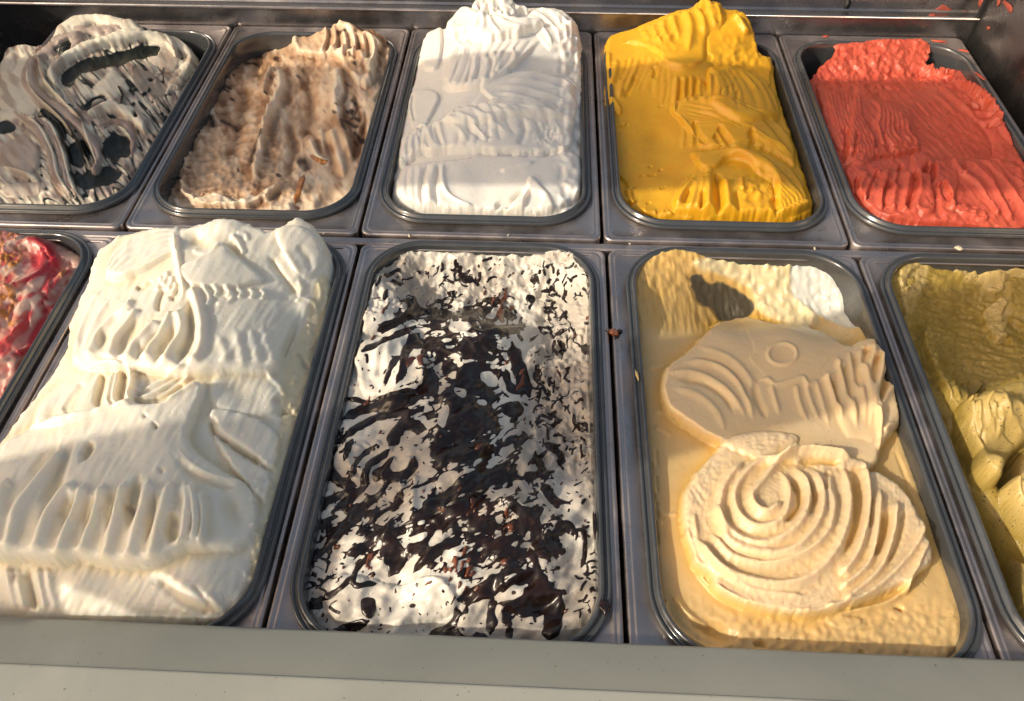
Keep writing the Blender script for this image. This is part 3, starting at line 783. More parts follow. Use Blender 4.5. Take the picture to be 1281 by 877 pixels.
lobe(R, [C((640,440),(665,500),(690,600),(720,660)), C((690,395),(715,480),(740,580),(760,660)), C((740,375),(765,460),(785,560),(790,670)), C((790,350),(805,430),(805,540),(800,670)), C((850,380),(845,470),(835,560),(820,660)), C((905,480),(890,560),(860,620),(840,680))],
     3.0, e=.25, te=.1, rise=.5)
for c, w in ((C((650,450),(680,530),(705,610)), 4.5), (C((688,400),(712,480),(735,560),(750,640)), 4.5), (C((725,385),(752,470),(768,540),(775,620)), 5), (C((772,360),(770,420),(785,480),(792,560),(790,640)), 4.5), (C((812,350),(800,410),(805,480),(800,600)), 4.5), (C((850,370),(828,420),(822,500),(800,640)), 5), (C((900,480),(850,510),(825,570),(815,660)), 5)):
    R.ridge(c, w, 4.2, (.12, .3))
for c, w in ((C((665,452),(682,510),(700,580)), 3.6), (C((700,410),(718,480),(735,560)), 4), (C((735,385),(745,440),(762,520)), 4.5), (C((780,370),(772,410),(778,440)), 4.5), (C((822,390),(806,430),(806,500)), 4), (C((858,430),(838,480),(822,560)), 3.5)):
    R.ridge(c, w, -6.0, (.2, .3))
for c in (C((800,560),(815,600),(822,700)), C((830,640),(850,620),(875,612))): R.ridge(c, 3, 3)
R.blob(1068, 590, 16, 12, -5, 0)
# swirl
W = [(896,562),(912,550),(930,545),(955,542),(975,544),(995,549),(1000,560),(1030,566),(1064,575),(1085,584),(1105,594),(1130,612),(1145,635),(1158,665),(1167,692),(1160,712),(1146,722),(1133,745),(1122,738),(1100,748),(1060,763),(1020,773),(985,774),(950,768),(915,757),(893,745),(885,728),(868,715),(862,700),(854,675),(850,650),(852,625),(860,605),(872,588)]
dW = R.plate(W, 12.0, 9, wob=.5, seed=4, keep=.25)
R.H += 12.0 * np.exp(-(((R.X - 1000) / 88) ** 2 + ((R.Y - 660) / 66) ** 2))
SP = [(D((560,72),(505,105),(455,165),(418,215),(428,255),(462,272),(495,250),(505,222)), 5.5, 5.0), (D((735,96),(640,84),(560,76),(500,100),(430,115),(372,185),(368,260),(415,312),(480,315),(522,272),(533,212),(518,155),(490,128)), 5.0, 4.4),
      (D((400,95),(335,180),(325,275),(375,342),(460,368),(540,332),(588,262),(590,190),(545,120)), 6, 4.6), (D((300,230),(345,350),(445,396),(540,388),(612,320),(640,238),(625,168),(592,118)), 5.5, 4.4),
      (D((290,330),(360,405),(470,432),(572,402),(642,345),(670,268),(662,185),(638,112)), 5, 4.0), (D((250,345),(330,440),(450,486),(570,482),(655,420),(705,330),(722,230),(702,102)), 7, 5.0),
      (D((690,468),(742,402),(772,312),(782,220),(772,108)), 6.0, 5.2), (D((690,508),(780,428),(806,330),(815,240),(822,185)), 5.0, 4.6), (D((700,545),(815,445),(858,330),(866,260),(888,220)), 5.0, 4.8),
      (D((640,565),(765,528),(880,432),(948,340),(966,272)), 4.5, 4.0), (D((560,590),(760,560),(890,510),(960,380),(990,330)), 4.0, 3.4), (D((215,300),(245,420),(330,510),(480,575),(640,570)), 3.0, 2.2),
      (D((240,260),(255,360),(330,450),(430,510),(600,530)), 3.5, 2.0), (D((250,440),(340,530),(500,585)), 2.5, 1.6)]
for c, w, a in SP:
    R.ridge(c, w * .92, a * 1.05, (.06, .10), prof='g')
R.H += (dW > 3) * .09 * np.sin(np.hypot(R.X - 950, (R.Y - 636) * 1.1) * 1.15 + 2 * fnoise(R.X.shape, 14, seed=17))
for c, w, a in ((D((540,140),(565,200),(560,262),(510,310)), 3.2, -4), (D((600,150),(615,220),(590,290)), 3, -3), (D((655,130),(652,200)), 3, -3), (D((742,120),(752,220),(738,320),(700,410)), 4.5, -4.4), (D((800,200),(790,320)), 2.5, -3), (D((838,250),(832,330),(800,410)), 3.5, -4), (D((560,110),(640,108),(700,115)), 4.5, -4.2), (D((900,240),(880,350),(840,430)), 3, -2.5)):
    R.ridge(c, w, a, (.2, .2))
R.ridge(D((505,108),(560,78),(640,86),(735,100)), 3.0, 3.4, (.1, .1))
R.H += (dW > 4) * .16 * fnoise(R.X.shape, 1.6, seed=12)
R.H += (dW > 0) * smooth(880 - R.X, -20, 20) * .3 * fnoise(R.X.shape, 6, 1.3, 62, seed=13)
# bottom corner scoop, pits and flake
R.blob(893, 789, 24, 10, -8, 25, 3); R.ridge(D((170,515),(160,560),(212,632),(300,682),(385,662)), 3.0, 3.2); R.ridge(D((178,515),(235,580),(300,612)), 3.5, 3.6)
for x, y, r, a in ((951, 806, 8, -4), (1124, 762, 5.5, -4.5), (1078, 816, 4, -3), (975, 799, 3, -2.5), (1135, 816, 2.5, -2), (1118,774,3,-1.5)): R.blob(x, y, r, r * .55, a, 5, 4)
R.plate(D((655,590),(700,578),(770,585),(760,610),(700,618)), 1.6, 4)
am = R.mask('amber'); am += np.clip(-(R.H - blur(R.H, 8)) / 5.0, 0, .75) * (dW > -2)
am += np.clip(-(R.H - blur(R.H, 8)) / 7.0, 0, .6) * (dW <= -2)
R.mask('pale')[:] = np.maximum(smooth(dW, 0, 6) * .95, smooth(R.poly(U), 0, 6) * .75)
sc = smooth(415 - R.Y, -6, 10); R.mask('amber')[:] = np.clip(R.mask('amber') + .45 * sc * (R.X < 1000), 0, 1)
# scraped-out back: bare pan painted brown, as if light came through it
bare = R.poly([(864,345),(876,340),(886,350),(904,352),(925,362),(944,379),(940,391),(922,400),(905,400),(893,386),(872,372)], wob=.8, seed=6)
R.m['bare'] = bare; R.mask('pan_glow')[:] = smooth(bare, -.8, .8)
R.H += .6 * smooth(385 - R.Y, 0, 25) * fnoise(R.X.shape, 3, seed=14)
film = R.poly([(993,330),(1025,322),(1065,348),(1086,385),(1088,406),(1057,410),(1025,394),(1001,378),(989,362)], wob=.8)
top = R.poly([(866,326),(900,320),(950,316),(1000,322),(1060,336),(1088,372),(1096,408),(1082,414),(1062,402),(1030,392),(1018,410),(965,400),(945,380),(935,360),(900,345),(875,338)])
R.H += smooth(top, -2, 5) * (2.2 + 1.2 * fnoise(R.X.shape, 3.2, seed=15))
R.mask('cream')[:] = smooth(top, -2, 5) * .8; fo = smooth(film, -1, 3); R.H = R.H * (1 - .8 * fo) - 1.5 * fo + fo * (.5 * fnoise(R.X.shape, 6, 2, 70, seed=18) + .25 * fnoise(R.X.shape, 2, seed=19)); R.mask('film')[:] = fo
M_COFFEE = gelato_mat('gelato_coffee', (0.70, 0.50, 0.235), (0.66, 0.45, 0.19), radius=(1.0, 0.6, 0.25), scale=0.005, sss=0.6, tints=(('pale', (0.74, 0.57, 0.36)), ('amber', (0.66, 0.40, 0.08)), ('cream', (0.76, 0.68, 0.45)), ('film', (0.60, 0.60, 0.55)), ('pan_glow', (0.085, 0.068, 0.04))), grain=0.25)
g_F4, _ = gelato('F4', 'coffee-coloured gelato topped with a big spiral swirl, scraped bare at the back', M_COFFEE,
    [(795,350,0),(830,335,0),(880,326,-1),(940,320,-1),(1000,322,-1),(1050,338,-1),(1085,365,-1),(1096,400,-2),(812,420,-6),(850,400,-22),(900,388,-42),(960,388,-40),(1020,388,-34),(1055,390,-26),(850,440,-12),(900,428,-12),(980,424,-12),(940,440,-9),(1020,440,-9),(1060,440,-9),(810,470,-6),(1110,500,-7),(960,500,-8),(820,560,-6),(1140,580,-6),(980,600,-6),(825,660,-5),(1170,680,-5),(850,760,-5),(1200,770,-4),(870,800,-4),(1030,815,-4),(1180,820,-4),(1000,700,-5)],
    R, amp=1.15, res=.85, rag=.5, edge=(7, 3), rough=.10, keys=('pale', 'amber', 'cream', 'film', 'pan_glow'), cut=False, seed=40)
# ---------------------------------------------------------------- stracciatella with chocolate sauce
A = lambda *p: scale_pts(3.371, 380, 300, p)
B = lambda *p: scale_pts(3.285, 370, 550, p)
R = Relief(340, 285, 800, 840)
sh = R.X.shape
R.H += 2.2 * fnoise(sh, 13, 7, -35, seed=21) + .7 * fnoise(sh, 5, 3, -35, seed=22)
rough_r = smooth(R.X, 640, 690) * smooth(620 - R.Y, 0, 60)
back = smooth(400 - R.Y, -10, 20)
R.H += np.maximum(rough_r, back) * (1.5 * fnoise(sh, 3.2, seed=23) + .8 * fnoise(sh, 1.6, seed=24))
# mounds
R.plate(A((250,290),(300,170),(400,130),(440,210),(480,260),(450,330),(350,380),(250,400)), 6, 8, wob=.5)
R.plate(A((210,500),(260,420),(380,400),(470,380),(520,520),(500,620),(380,660),(260,660)), 6, 9, wob=.5)
for c in (A((330,420),(310,500),(290,600)), A((410,420),(420,490),(385,620)), A((360,410),(350,520),(320,640)), A((470,480),(500,560),(510,620))): R.ridge(c, 5, 2.2)
for c in (B((215,0),(205,60),(240,150),(280,190)), B((300,10),(250,90),(240,140)), B((400,20),(330,80),(290,140),(290,200)), B((410,70),(370,120),(350,180)), B((480,70),(440,150),(430,220)), B((270,20),(215,120),(225,160)), B((350,0),(270,100),(262,150))):
    R.ridge(c, 5.0, 3.4, (.1, .15))
R.ridge(B((490,130),(480,230),(475,330)), 5, 4.5)
for c in (B((620,360),(570,440),(490,540)), B((580,350),(490,420),(430,480)), B((700,90),(640,170),(560,190)), B((900,20),(940,90),(1000,170)), B((330,350),(240,440),(150,600)), B((450,600),(560,570),(650,640)), B((1010,340),(1120,330),(1180,400),(1150,520)), B((820,240),(900,250),(960,320))):
    R.ridge(c, 8, 3.2, (.2, .2))
R.plate(B((110,640),(150,560),(280,560),(420,600),(560,560),(650,620),(640,720),(400,770),(180,760)), 3.5, 8, wob=.8)
for i in range(30):
    r = random.Random(i); R.ridge([(560 + r.uniform(-60, 90), 385 + r.uniform(-20, 80)) for _ in range(1)] * 1 + [(560 + r.uniform(-60, 90), 385 + r.uniform(-20, 80))], 3, .8)
# chocolate
ch = 'choc'
R.m[ch] = np.full(sh, -50.0)
cov = np.full(sh, -1.15)
def cover(x, y, rx, ry, a, ang=0):
    X, Y = R.X - x, R.Y - y; c, n = math.cos(rad(ang)), math.sin(rad(ang))
    cov[:] += a * np.exp(-(((X * c + Y * n) / rx) ** 2 + ((-X * n + Y * c) / ry) ** 2))
cover(580, 440, 70, 60, 1.5); cover(585, 520, 60, 60, 1.7); cover(470, 560, 70, 50, 1.2, -30); cover(560, 640, 110, 55, 1.9, -25); cover(640, 700, 60, 60, 1.7); cover(450, 670, 60, 40, .9, -40); cover(410, 720, 30, 60, .6)
cover(470, 440, 30, 60, -.8, 20); cover(470, 575, 40, 40, -1.9); cover(590, 545, 45, 40, .8); cover(585, 390, 75, 36, 1.6); cover(500, 375, 34, 28, 1.0); cover(440, 610, 40, 70, .7); cover(640, 600, 60, 60, .5); cover(500, 760, 80, 30, -2.2); cover(400, 700, 30, 30, -.4); cover(700, 470, 45, 120, -.6); cover(720, 760, 30, 60, -.5); cover(560, 355, 80, 25, -1.5)
nz = .62 * fnoise(sh, 11, 2.5, -32, seed=31) + .45 * fnoise(sh, 4.5, 1.5, -28, seed=32) + .30 * fnoise(sh, 17, 7, -35, seed=33)
ann = .62 * fnoise(sh, 8, 3.2, -5, seed=35) + .5 * fnoise(sh, 4, 2.2, 0, seed=36)
tm = smooth(480 - R.Y, -15, 15); nz = nz * (1 - tm) + ann * tm
cov -= .68
wx = 6 * fnoise(sh, 14, seed=131); 
v1 = fnoise(sh, 9, 3.0, -34, seed=132); v2 = fnoise(sh, 6, 2.4, -18, seed=133); v3 = fnoise(sh, 5, 2.2, -62, seed=134)
vt = fnoise(sh, 7, 2.6, -4, seed=135); v1 = v1 * (1 - tm) + vt * tm
wv = np.clip(cov + 1.75, 0, 2.2) * (1 - .9 * np.exp(-(((R.X - 465) / 45) ** 2 + ((R.Y - 575) / 45) ** 2)))
vein = np.maximum(wv * 1.15 - np.abs(v1) * 5.0, wv * .95 - np.abs(v2 - .3) * 5.5)
vein = np.maximum(vein, wv * .7 - np.abs(v3 + .4) * 6.0) - .35 + .12 * fnoise(sh, 1.8, seed=136)
R.m[ch] = np.maximum(R.m[ch], np.maximum((nz + cov) * 3.6, np.where(wv > .25, vein, -5)))
for p, w, w2 in ((A((470,250),(450,310),(390,350),(305,395)), 6, 4), (A((470,360),(400,400),(320,440),(250,480)), 4, 6), (A((480,390),(430,480),(420,560),(390,620)), 7, 4), (A((410,490),(370,540),(340,630)), 3, 3), (A((265,490),(268,530)), 3.5, 3.5),
                 (A((365,175),(425,195)), 4, 4), (A((340,160),(410,125)), 3, 3), (A((350,220),(340,260)), 2.5, 2), (A((650,300),(730,310),(800,290)), 5, 4), (A((740,350),(800,380),(920,370)), 7, 6), (A((690,440),(740,420),(820,425)), 4.5, 4), (A((560,495),(640,465),(700,440)), 4, 4),
                 (A((590,380),(640,390)), 4, 4), (A((800,250),(850,300),(880,340)), 5, 6), (A((880,430),(900,520),(930,600),(950,660)), 9, 9), (A((850,540),(870,620),(950,640)), 5, 6), (A((450,440),(520,440),(540,480)), 7, 6),
                 (A((170,670),(300,680),(480,640)), 3, 6), (A((160,760),(250,710),(360,700),(500,660)), 6, 8), (A((170,840),(240,780),(330,740),(470,720)), 5, 6), (A((360,870),(420,780),(520,800)), 8, 8),
                 (B((150,0),(130,110),(190,180),(250,190)), 11, 6), (B((235,0),(200,90)), 4.5, 3), (B((330,20),(260,80),(235,150)), 3.6, 4), (B((400,30),(300,110),(270,200),(150,300)), 4, 6), (B((410,60),(370,120),(350,200),(250,300),(110,460)), 5, 9),
                 (B((490,60),(470,130),(350,170)), 5, 6), (B((430,150),(380,150)), 7, 6), (B((320,350),(390,420),(430,480),(380,560)), 9, 9), (B((240,560),(190,610),(110,660)), 4, 5), (B((340,450),(260,520),(240,600),(350,590)), 5, 4),
                 (B((560,60),(700,60),(740,30)), 13, 8), (B((480,340),(600,250),(700,190),(850,140),(930,160)), 8, 11), (B((440,480),(540,400),(640,300),(760,280)), 9, 9), (B((480,550),(570,460),(700,400)), 6, 6), (B((700,350),(830,350)), 10, 12),
                 (B((860,260),(920,300),(940,400)), 5, 7), (B((980,280),(990,420),(1040,500)), 7, 8), (B((1060,380),(1120,360),(1150,420)), 9, 5), (B((1040,380),(1070,480)), 11, 9), (B((1180,350),(1190,450),(1170,540)), 3, 3), (B((670,660),(780,620),(850,560)), 9, 13),
                 (B((880,600),(960,570),(1040,600)), 8, 12), (B((1040,600),(1060,700),(1040,830)), 13, 12), (B((660,680),(660,750),(540,810)), 4.5, 6), (B((540,815),(680,800),(800,825)), 7, 6), (B((700,690),(690,770)), 3, 4), (B((810,650),(800,800)), 5, 7), (B((860,680),(880,820)), 6, 6),
                 (B((930,160),(1010,130),(980,60)), 6, 5), (B((1010,180),(1060,250),(1140,280)), 7, 5), (B((1080,40),(1100,100)), 5, 6), (B((780,440),(860,450)), 7, 5), (B((960,440),(1000,560)), 5, 4), (B((1100,620),(1110,640)), 2.5, 2.5), (B((60,670),(110,690)), 9, 5), (B((160,780),(240,770),(300,750)), 5, 6),
                 (B((0,520),(70,490),(110,450)), 3, 6), (B((100,300),(150,240),(230,220)), 4, 5)):
    drip(R, ch, p, w, w2)
for x, y, rx, ry, an in ((655, 590, 0, 0, 0),): pass
puddle(R, ch, 596, 473, 27, 22); puddle(R, ch, 588, 510, 34, 15, 15); puddle(R, ch, 540, 480, 11, 18); puddle(R, ch, 642, 512, 14, 11); puddle(R, ch, 461, 760, 10, 14); puddle(R, ch, 554, 560, 12, 26); puddle(R, ch, 480, 595, 14, 12); puddle(R, ch, 662, 745, 34, 28); puddle(R, ch, 488, 690, 13, 18); puddle(R, ch, 372, 757, 14, 7)
puddle(R, ch, 735, 436, 9, 8); puddle(R, ch, 663, 373, 6, 5); puddle(R, ch, 582, 349, 9, 8)
for x, y, rx, ry, an in ((603, 503, 7, 4, 0), (612, 472, 13, 8, 40), (575, 490, 10, 6, 30), (555, 520, 6, 14, 15), (560, 600, 14, 9, -30), (660, 787, 20, 16, 0), (640, 742, 22, 7, -30), (660, 567, 9, 13, 20), (628, 617, 20, 6, 0), (545, 672, 5, 14, 35), (525, 672, 12, 5, -25), (575, 410, 14, 8, 0), (712, 640, 13, 8, 30), (715, 685, 7, 16, -10), (470, 610, 12, 6, -40), (585, 782, 13, 14, 0), (626, 790, 7, 13, 0)):
    cutout(R, ch, x, y, rx, ry, an)
R.m[ch] += .7 * fnoise(sh, 3.4, seed=137) * (R.m[ch] > -8) + .15 * fnoise(sh, 1.4, seed=138)
# chips stirred through
r = random.Random(9)
for cx_, cy_, rx_, ry_, n_ in ((700, 400, 35, 70, 60), (705, 540, 30, 60, 45), (690, 345, 45, 20, 30), (570, 345, 60, 16, 40), (740, 740, 14, 50, 30), (400, 690, 16, 60, 40), (690, 480, 20, 40, 40)):
    for _ in range(n_):
        x, y = r.gauss(cx_, rx_ * .6), r.gauss(cy_, ry_ * .6); a = r.uniform(0, math.pi); L = r.uniform(1, 7); b_ = a + r.uniform(-.8, .8)
        drip(R, ch, [(x, y), (x + L * math.cos(a), y + L * math.sin(a)), (x + L * (math.cos(a) + math.cos(b_)), y + L * (math.sin(a) + math.sin(b_)))], r.uniform(.6, 2.2), taper=0)
puddle(R, ch, 735, 436, 8, 9); puddle(R, ch, 690, 560, 10, 6, 30); puddle(R, ch, 672, 470, 6, 8)
r = random.Random(5)
for i in range(420):
    x, y = r.uniform(365, 752), r.uniform(330, 800)
    if rough_r[int(y - 285), int(x - 340)] < .3 and r.random() < .35: continue
    a = r.uniform(0, math.pi); L = r.uniform(.5, 5.0); w = r.uniform(.5, 1.7)
    drip(R, ch, [(x, y), (x + L * math.cos(a), y + L * math.sin(a))], w, taper=0)
R.H += np.where(R.m[ch] > 0, 0, 0)
pl = R.mask('pale'); pl[:] = np.clip(.35 + .5 * fnoise(sh, 20, seed=38), 0, 1) * (1 - rough_r * .8)
for (x, y, rx, ry) in ((475, 460, 40, 60), (520, 750, 90, 35), (440, 700, 30, 40), (700, 345, 50, 20), (580, 410, 50, 40)): pl += .8 * np.exp(-(((R.X - x) / rx) ** 2 + ((R.Y - y) / ry) ** 2))
np.clip(pl, 0, 1, pl)
# reddish dried sauce
R.m['dry'] = np.full(sh, -50.0)
dz = fnoise(sh, 3.2, 1.6, -60, seed=41)
dc = np.full(sh, -2.4)
for x, y, rx, ry in ((650, 465, 12, 30), (583, 700, 18, 25), (560, 715, 16, 12), (520, 452, 20, 8), (435, 502, 25, 6), (605, 560, 18, 8), (637, 650, 8, 25), (630, 700, 8, 22), (465, 705, 8, 16), (625, 385, 18, 20), (590, 640, 10, 20), (600, 735, 30, 6)):
    dc += 2.3 * np.exp(-(((R.X - x) / rx) ** 2 + ((R.Y - y) / ry) ** 2))
R.m['dry'] = (dz + dc) * 3
M_DRY = gloss('caramelised_sauce', (0.16, 0.045, 0.018), 0.3, 0.4, var=(0.07, 0.02, 0.01))
R.m['bare'] = R.poly([(455,325),(470,316),(486,312),(496,318),(490,328),(476,332),(466,345),(455,352)], wob=1.2, seed=3)
g_F3, _ = gelato('F3', 'stracciatella gelato streaked all over with dark chocolate sauce and chips', M_STRAC,
    [(465,350,-2),(480,330,-3),(510,322,-4),(550,320,-5),(590,320,-5),(630,321,-5),(670,323,-4),(700,330,-3),(728,350,-3),(742,390,-5),(490,370,-6),(505,352,-16),(565,368,-30),(700,360,-22),(630,372,-30),(535,364,-28),(600,374,-31),(662,370,-28),(700,385,-26),(590,400,-4),(480,410,-2),(450,470,0),(560,440,6),(640,425,4),(700,430,-30),(735,470,-16),(680,500,-26),(745,520,-12),(430,520,-2),(600,530,10),(690,560,-16),(740,600,-8),(640,600,9),(410,600,-3),(500,620,9),(740,660,-5),(600,700,9),(395,720,-4),(460,740,0),(560,780,-4),(400,780,-5),(670,780,-1),(735,740,-6),(720,795,-6)],
    R, res=.72, rag=.8, edge=(4, 2), rough=.22, keys=('pale',), seed=60,
    sheets=(('chocolate_sauce', 'choc', 1.3, 2.0, M_CHOC, 'glossy dark chocolate sauce drizzled in streaks and pools'), ('caramelised_sauce', 'dry', 2.2, 1.4, M_DRY, 'reddish brown dried sauce flakes')))
# ---------------------------------------------------------------- milk white, back row
A = lambda *p: scale_pts(5.124, 490, 0, p)
B = lambda *p: scale_pts(5.124, 490, 130, p)
R = Relief(470, -30, 760, 300)
sh = R.X.shape
R.H += .4 * fnoise(sh, 9, seed=51)
R.H += smooth(R.X, 690, 706) * 1.2 * fnoise(sh, 3, seed=52)
# fluted cheek on the right
sweep(R, A((870,60),(900,160),(950,260),(1010,330)), A((960,50),(1090,90),(1190,190),(1200,320)), 5, e=.15, te=.1, rise=.4)
for c in (A((940,60),(1040,110),(1110,200),(1120,310)), A((990,55),(1090,120),(1150,200),(1160,310)), A((900,75),(990,130),(1060,210),(1080,300)), A((870,100),(940,150),(1000,230),(1030,310)), A((1060,75),(1150,140),(1190,220))):
    R.ridge(c, 2.6, 2.2, (.1, .2))
R.ridge(A((1165,200),(1170,320),(1165,460)), 2.5, -2.5)
# front tongues of the second, third tiers (laid back to front)
sweep(R, A((400,230),(560,250),(760,250),(980,240)), A((330,570),(400,590),(570,560),(740,480)), 7, e=.16, te=.08, rise=.9, ridges=9, amp=1.3, wav=.02)
for c in (A((480,290),(430,400),(385,560)), A((545,330),(530,430),(500,545)), A((590,330),(615,430),(575,540)), A((640,300),(665,400),(640,510)), A((400,300),(360,400),(335,520)), A((700,300),(690,400),(680,480)), A((770,290),(790,380),(770,460))):
    R.ridge(c, 3.2, 1.7, (.25, .1))
for c in (A((460,330),(420,440),(375,560)), A((575,360),(560,440),(545,530)), A((520,360),(505,450),(480,550)), A((410,260),(460,240),(520,262)), A((620,340),(640,430),(612,530))): R.ridge(c, 2.2, -1.7)
for x, y in (A((420,275))[0], A((470,265))[0], A((500,290))[0], A((440,290))[0]): R.blob(x, y, 4, 3, 1.8)
# left cheek
R.plate(A((200,220),(270,190),(320,180),(325,300),(300,430),(250,460),(195,440),(188,330)), 3.5, 5, wob=.3)
R.plate(A((105,640),(130,590),(170,570),(260,575),(300,640),(220,800),(140,820),(105,740)), 3.5, 4, wob=.4); R.ridge(A((140,600),(130,700),(150,790)), 2, -2.5)
# second tier right shoulder
sweep(R, A((600,560),(760,520),(900,480),(1150,520)), B((300,130),(520,150),(800,110),(1170,120)), 5.0, bow=-5, e=.12, te=.06, rise=.8)
sweep(R, A((590,560),(700,490),(860,452),(1000,460)), A((640,700),(850,720),(1050,720),(1180,640)), 0, bow=-3, ridges=0)
sweep(R, A((590,570),(610,600),(640,650)), A((1010,460),(1170,540),(1180,700)), 0.5, bow=-9, ridges=7, amp=1.2, wav=.015)
R.plate(A((570,560),(700,490),(860,450),(1010,455),(1170,530),(1175,640),(1190,700),(900,690),(740,660),(640,650)), 3.4, 5, wob=.3)
for c in (A((640,560),(850,580),(1160,680)), A((700,520),(900,530),(1170,600)), A((800,480),(980,490),(1170,560)), A((660,600),(850,640),(1050,710)), A((620,640),(800,680),(1000,760)), A((560,660),(700,700),(860,790))):
    R.ridge(c, 3.0, 1.5, (.25, .2))
# third tier
T3 = B((60,230),(95,180),(150,145),(300,90),(400,20),(540,0),(800,10),(1000,30),(1170,110),(1160,180),(1150,290),(1000,330),(760,330),(540,320),(360,318),(250,340),(190,330),(110,390),(50,420),(45,320))
R.plate(T3, 6.0, 8, wob=.4, seed=5, keep=.8)
sweep(R, B((300,70),(420,5),(640,-10),(900,10)), B((330,310),(620,270),(900,190),(1160,140)), 1.0, bow=-7, ridges=11, amp=1.3, wav=.02, e=.3)
sweep(R, B((160,150),(230,110),(300,90)), B((110,380),(210,340),(330,310)), 1.0, bow=3, ridges=5, amp=1.2)
for c in (B((300,90),(310,200),(350,320)), B((330,60),(420,170),(500,280)), B((380,40),(500,140),(620,250)), B((430,10),(620,120),(740,200)), B((540,0),(740,90),(900,130)), B((700,10),(900,60),(1120,120)), B((150,150),(180,260),(240,340)), B((210,130),(250,230),(300,330)), B((620,10),(820,70),(1000,110))):
    R.ridge(c, 3.6, 1.9, (.2, .25))
for c in (B((165,190),(190,280),(225,350)), B((470,150),(540,210),(600,260)), B((560,180),(640,230)), B((280,150),(300,220),(330,290))): R.ridge(c, 2.6, -2.0)
for c in (B((130,200),(125,280),(140,350)), B((100,220),(85,300),(90,370)), B((75,260),(60,340),(55,400))): R.ridge(c, 2.6, 1.9)
R.ridge(B((830,130),(850,200),(810,280)), 3.5, -2.2); R.blob(*B((990,190))[0], 13, 11, -3); R.H += np.exp(-(((R.X - 684) / 14) ** 2 + ((R.Y - 172) / 14) ** 2)) * 1.1 * fnoise(sh, 1.6, seed=56)
# bottom bowl and wedge
R.plate(B((45,440),(110,390),(230,370),(400,350),(560,330),(800,330),(1000,330),(1180,320),(1220,440),(1210,580),(1100,670),(900,720),(600,715),(330,700),(150,670),(30,570)), 4.0, 7, wob=.4, keep=.8)
sweep(R, B((60,430),(160,390),(300,370)), B((60,620),(180,680),(330,690)), 0.5, bow=2, ridges=5, amp=1.1)
R.ridge(B((330,370),(325,480),(370,590),(540,680)), 3, 2.2); R.blob(*B((600,500))[0], 40, 26, -3.2)
for c in (B((240,380),(190,540),(200,680)), B((300,400),(280,540),(300,680)),): R.ridge(c, 3.0, -2.6)
R.ridge(B((270,380),(240,530),(250,680)), 5, 1.8)
R.ridge(B((920,380),(780,410),(690,440)), 3, 1.8)
R.plate(B((880,465),(950,520),(1010,590),(1040,660),(1030,700),(900,720),(660,720),(740,670),(800,610),(860,560)), 5.0, 5, wob=.3, keep=.5)
R.plate(B((860,595),(930,590),(980,620),(950,660),(960,700),(850,700)), -3.4, 3, wob=.5)
R.ridge(B((870,560),(800,600),(760,640),(690,655),(660,690)), 2.6, -4.0)
for x in (545, 560, 590, 600, 620, 650): R.blob(x, 267 + (x % 7) * .4, 4, 3, 2.0)
# crown
R.plate(A((350,170),(370,90),(440,45),(510,45),(600,80),(760,110),(930,130),(970,180),(860,230),(740,255),(640,270),(560,265),(500,225),(430,235),(380,250)), 8.0, 7, wob=.6, seed=8, keep=.4)
for c in (A((560,80),(590,160),(570,240)), A((620,100),(640,170),(700,250)), A((640,110),(740,170),(900,215)), A((660,100),(800,140),(960,165)), A((600,90),(560,130),(520,220))): R.ridge(c, 3, 2.0, (.2, .3))
R.blob(*A((460,150))[0], 16, 12, -2.0)
R.plate(A((505,60),(515,0),(560,-30),(640,-20),(780,0),(790,40),(865,45),(870,90),(760,110),(700,100),(600,85)), 6.5, 4, wob=1.2, seed=9)
R.H += 1.1 * np.exp(-(((R.X - 625) / 30) ** 2 + ((R.Y - 12) / 14) ** 2)) * fnoise(sh, 2.0, seed=57)
g_B3, _ = gelato('B3', 'tall milk-white gelato in folded tiers with a ragged lit crown, back row', M_MILK,
    [(575,20,30),(630,8,38),(690,20,34),(718,50,22),(545,40,16),(532,90,12),(620,60,36),(700,90,22),(620,105,34),(560,110,24),(519,130,8),(722,130,8),(600,140,30),(680,140,18),(510,190,4),(580,180,20),(660,190,12),(718,190,2),(505,240,2),(560,235,10),(650,245,6),(722,240,0),(600,266,0),(680,264,0),(620,20,40)],
    R, outline=[(563,34,22),(575,22,26),(592,16,30),(592,6,38),(600,2,40),(640,2,40),(646,10,36),(672,10,34),(700,12,30),(716,24,26),(724,40,20),(726,70,12),(727,110,6),(728,170,0),(730,230,-1),(718,258,-2),(690,270,-3),(560,268,-3),(515,262,-3),(492,250,-3),(492,225,-2),(497,190,0),(505,150,2),(513,115,6),(520,90,8),(526,55,12),(535,40,16),(552,36,18)],
    amp=1.5, res=.85, edge=(7, 6), rag=.6, rough=.08, seed=90)
# ---------------------------------------------------------------- mango, back row
A = lambda *p: scale_pts(4.744, 750, 0, p)
B = lambda *p: scale_pts(4.744, 750, 130, p)
R = Relief(735, -30, 1050, 300); sh = R.X.shape
R.H += .45 * fnoise(sh, 9, seed=61)
R.plate(A((870,60),(910,150),(940,250),(945,340),(1000,350),(1020,420),(1000,500),(860,420),(700,390),(640,300),(650,200),(740,150)), 2.0, 4, wob=1.2, seed=2)
R.H += 1.0 * np.exp(-(((R.X - 925) / 26) ** 2 + ((R.Y - 70) / 22) ** 2)) * fnoise(sh, 2.4, seed=62)
